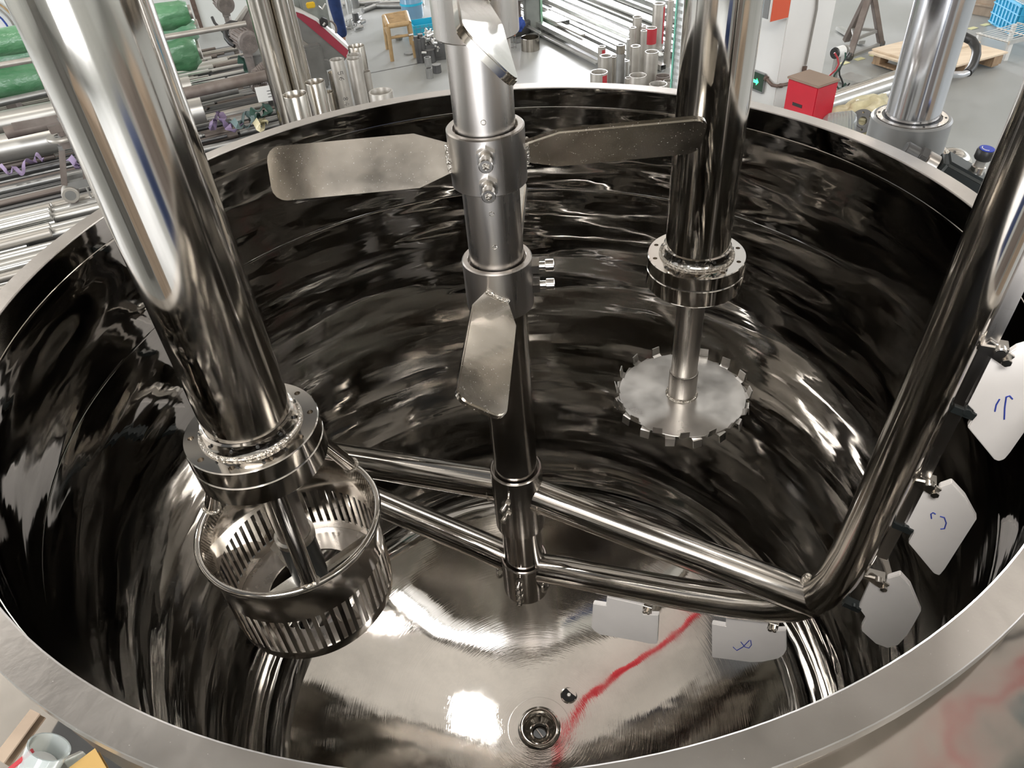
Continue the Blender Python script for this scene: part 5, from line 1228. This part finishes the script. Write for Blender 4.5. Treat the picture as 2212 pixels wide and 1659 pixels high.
def motor(lab, u, v, wpx, t, ax, L=.30):
    c = PT(u, v, t); r = wpx*t/FPX/2; ax = Vector(ax).normalized()
    o = thing('motor', lab, 'motor', c)
    MB().cyl(c, c-ax*L, r*.86, 32, bev=.01).build('motor_body', 'motor', o)
    for k in range(18):
        X_, Y_, A_ = frame(ax); d = X_*math.cos(k*.349)+Y_*math.sin(k*.349)
        MB().beam(c-ax*.05+d*r*.93, c-ax*(L-.05)+d*r*.93, .007, r*.20, ref=d).build('cooling_fin', 'motor', o)
    g = MB(); g.lathe([(r*.70, .0), (r, -.01), (r, -.06), (r*.9, -.06), (r*.88, -.02), (r*.70, -.008)], c, ax, 40, loop=True)
    cow = g.build('fan_cowl', 'motor', o)
    X_, Y_, A_ = frame(ax); g = MB()
    for k in range(-5, 6):
        h_ = r*.16*k*.9; w_ = math.sqrt(max(r*r*.52-h_*h_, 0))
        if w_ > 0:
            g.tube([c+X_*h_-Y_*w_, c+X_*h_+Y_*w_], .005, 5); g.tube([c+Y_*h_-X_*w_, c+Y_*h_+X_*w_], .005, 5)
    g.build('fan_grille', 'motor', cow)
    MB().cyl(c-ax*.012, c-ax*.010, r*.88, 30).build('dark_recess', 'hole', cow)
    MB().cyl(c, c+ax*.006, r*.13, 12).build('grille_boss', 'motor', cow)
    MB().box(c-ax*(L*.5)-Vector((0, 0, r*1.1)), .10, .16, .08, SAZ).build('mount_foot', 'motor', o, bevel=.004)
    MB().beam(c-ax*(L*.5)-Vector((0, 0, r*1.05)), (c.x-ax.x*L*.5, c.y-ax.y*L*.5, FZ), .07, .07).build('mount_post', 'motor', o)
    return o, c, r
vd = lambda u, v, t: (CAM-PT(u, v, t)).normalized()
m1, mc1, mr1 = motor('nearer dusty electric motor with round fan grille below the belt guard', 540, 93, 46, 8.4, vd(540, 93, 8.4)+Vector((.45, 0, -.35)))
m2, mc2, mr2 = motor('further dusty electric motor at the top edge left of the saw', 488, 11, 38, 10.0, vd(488, 11, 10)+Vector((.2, 0, -.3)))
bgd = thing('belt_guard', 'dark slanting belt guard above the nearer motor', 'guard', S(540, 60))
MB().prism([S(u, v, -.1) for u, v in ((500, 62), (532, 20), (546, 20), (560, 60), (556, 100), (548, 78), (508, 76))], sn*.12).build('guard_plate', 'motor', bgd, bevel=.008)
MB().prism([S(u, v, -.06) for u, v in ((497, 66), (531, 18), (538, 18), (503, 78), (505, 88), (500, 86))], sn*.14).build('guard_edge', 'pickled', bgd, bevel=.003)
MB().beam(S(530, 60, -.14), Vector((S(530, 60, -.14).x, S(530, 60, -.14).y, FZ)), .08, .08).build('guard_post', 'motor', bgd)
cb = [PT(u, v, 8.5) for u, v in ((512, 52), (500, 50), (490, 56), (487, 68), (490, 82), (498, 92), (508, 98))]
MB().tube(cb, .034, 12).build('motor_cable_duct', 'black', bgd)
MB().tube([PT(u, v, 9.0) for u, v in ((458, 37), (464, 50), (474, 60), (483, 70))], .018, 8).build('cable', 'black', bgd)
fh2 = thing('flexible_hose', 'brown ribbed flexible hose curving beside the upright pipes', 'hose', PT(565, 170, 7.9))
hp2 = [PT(u, v, 7.9) for u, v in ((585, 136), (570, 146), (556, 158), (549, 172), (552, 186), (566, 192), (580, 190))]
MB().tube(hp2, .055, 14).build('hose_tube', 'rust', fh2)
for k in range(len(hp2)-1):
    for j in range(4):
        p = hp2[k].lerp(hp2[k+1], j/4); X_, Y_, A_ = frame(hp2[k+1]-hp2[k])
        MB().tube([p+X_*(.057*math.cos(a*.628))+Y_*(.057*math.sin(a*.628)) for a in range(10)], .007, 5, closed=True).build('hose_ring', 'rust', fh2)
# ================================================================== MAN BEHIND THE SAW
fa = PZ(749, 97, FZ); mx, my = fa.x-.05, fa.y+.02
man = thing('person', 'person in navy work trousers standing behind the red striped saw', 'person', (mx, my, FZ))
def skin(name, verts, edges, rads, m, root=0, sub=2):
    me = bpy.data.meshes.new(name); me.from_pydata([Vector(v) for v in verts], edges, []); me.materials.append(MT[m])
    o = bpy.data.objects.new(name, me); COL.objects.link(o); o.parent = man
    s_ = o.modifiers.new('Skin', 'SKIN'); s_.use_smooth_shade = True
    for i, r in enumerate(rads):
        r = r if isinstance(r, tuple) else (r, r); me.skin_vertices[0].data[i].radius = r
        me.skin_vertices[0].data[i].use_root = (i == root)
    b_ = o.modifiers.new('Sub', 'SUBSURF'); b_.levels = sub; b_.render_levels = sub
    o['_o'] = (mx, my, FZ); return o
# faces -x (towards the saw); local frame, feet at z=0
body = [(0, 0, .93), (0, -.10, .88), (.02, -.12, .50), (.04, -.13, .09), (-.12, -.14, .03), (0, .10, .88), (-.04, .12, .50), (.0, .13, .09), (-.16, .14, .03),
        (-.01, 0, 1.12), (-.03, 0, 1.34), (-.05, 0, 1.47), (-.08, 0, 1.56), (-.10, 0, 1.66), (-.02, -.19, 1.40), (-.08, -.24, 1.13), (-.28, -.20, 1.00), (-.36, -.19, .97), (-.02, .19, 1.40), (-.06, .25, 1.13), (-.26, .22, 1.00), (-.34, .21, .97)]
be_ = [(0, 1), (1, 2), (2, 3), (3, 4), (0, 5), (5, 6), (6, 7), (7, 8), (0, 9), (9, 10), (10, 11), (11, 12), (12, 13), (10, 14), (14, 15), (15, 16), (16, 17), (10, 18), (18, 19), (19, 20), (20, 21)]
brd = [.13, .085, .055, .04, .035, .085, .055, .04, .035, .12, .12, .055, .075, .09, .055, .042, .028, .03, .055, .042, .028, .03]
skin('body', body, be_, brd, 'skin')
skin('trousers', [(0, 0, .98), (0, 0, .90), (0, -.10, .84), (.02, -.12, .50), (.04, -.13, .12), (0, .10, .84), (-.04, .12, .50), (0, .13, .12)], [(0, 1), (1, 2), (2, 3), (3, 4), (1, 5), (5, 6), (6, 7)], [.145, .15, .105, .085, .075, .105, .085, .075], 'denim')
skin('jacket', [(0, 0, .96), (-.01, 0, 1.12), (-.03, 0, 1.34), (-.04, 0, 1.43), (-.02, -.19, 1.40), (-.08, -.24, 1.13), (-.24, -.205, 1.02), (-.02, .19, 1.40), (-.06, .25, 1.13), (-.22, .225, 1.02)], [(0, 1), (1, 2), (2, 3), (2, 4), (4, 5), (5, 6), (2, 7), (7, 8), (8, 9)], [.155, .14, .14, .07, .072, .056, .042, .072, .056, .042], 'denim')
skin('hair', [(-.08, 0, 1.70), (-.06, 0, 1.64)], [(0, 1)], [.098, .085], 'hair')
for s_ in (-1, 1):
    skin('shoe', [(.05+(-.05 if s_ > 0 else 0), s_*.135, .045), (-.06+(-.05 if s_ > 0 else 0), s_*.14, .04), (-.17+(-.05 if s_ > 0 else 0), s_*.145, .032)], [(0, 1), (1, 2)], [.045, .045, .034], 'black')
    hx, hy, hz_ = (-.36, -.19, .97) if s_ < 0 else (-.34, .21, .97)
    for f_ in range(4):
        yo = (-.03+.02*f_); L_ = (.05, .058, .054, .042)[f_]
        skin('finger', [(hx-.01, hy+yo*.7, hz_), (hx-.03-L_*.5, hy+yo, hz_-.012), (hx-.03-L_, hy+yo, hz_-.04)], [(0, 1), (1, 2)], [.010, .0085, .007], 'skin', sub=1)
    skin('thumb', [(hx+.01, hy-s_*.015, hz_), (hx-.015, hy-s_*.05, hz_-.01), (hx-.045, hy-s_*.055, hz_-.02)], [(0, 1), (1, 2)], [.012, .010, .008], 'skin', sub=1)
    MB().lathe([(0, -.006), (.009, -.004), (.011, 0), (0, .004)], Vector((mx-.188, my+s_*.032, FZ+1.675)), (-1, 0, 0), 12).build('eye', 'hair', man)
    skin('ear', [(-.09, s_*.088, 1.67), (-.085, s_*.094, 1.65)], [(0, 1)], [.016, .012], 'skin', sub=1)
skin('nose', [(-.185, 0, 1.665), (-.205, 0, 1.64)], [(0, 1)], [.010, .014], 'skin', sub=1)
# ================================================================== THINGS ON THE JACKET SHOULDER, BOTTOM LEFT
def onj(u, v, z=-.09): return PZ(u, v, z)
def jz(p):
    r = math.hypot(p.x, p.y)
    for _ in range(1): pass
    return -.06-.09*(r-.876)
def lie(u, v, h=0.0):
    p = PZ(u, v, -.08)
    for _ in range(4): p = PZ(u, v, jz(p)+h)
    return p

# tan strip, cardboard and clear cup resting on the tank's shoulder at the bottom left
def slab(name, label, cat, px, th, m, lift=.0):
    P = [lie(u, v, lift) for u, v in px]
    c = sum(P, Vector())/len(P)
    n_ = (P[1]-P[0]).cross(P[2]-P[0]).normalized(); n_ = n_ if n_.z > 0 else -n_
    return tag(MB().prism(P, n_*th).build(name, m, at=c, smooth=0), label, cat)
slab('wooden_strip', 'tan wooden strip lying on the tank shoulder, bottom left', 'strip', ((68, 1533), (88, 1543), (10, 1650), (-12, 1636)), .002, 'board', .004)
slab('cardboard_piece', 'yellow brown cardboard piece on the tank shoulder, bottom left', 'cardboard', ((150, 1659), (206, 1617), (232, 1662), (200, 1690)), .001, 'card', .004)
p = lie(84, 1655, .02)
cp = thing('clear_cup', 'clear plastic cup with a red mark at the bottom left corner', 'cup', p)
MB().lathe([(.010, -.015), (.017, -.015), (.020, .022), (.0185, .022), (.0155, -.012), (.010, -.012)], p, (.55, .5, .65), 28, loop=True).build('cup_wall', 'glass', cp)
MB().lathe([(.0, -.010), (.0158, -.010), (.0158, .004), (0, .004)], p, (.55, .5, .65), 20).build('white_insert', 'pillar', cp)
q = p+Vector((-.006, -.004, .018)); MB().beam(q-Vector((.010, .006, .0)), q+Vector((.008, .010, .003)), .004, .002).build('red_label', 'redmark', cp)
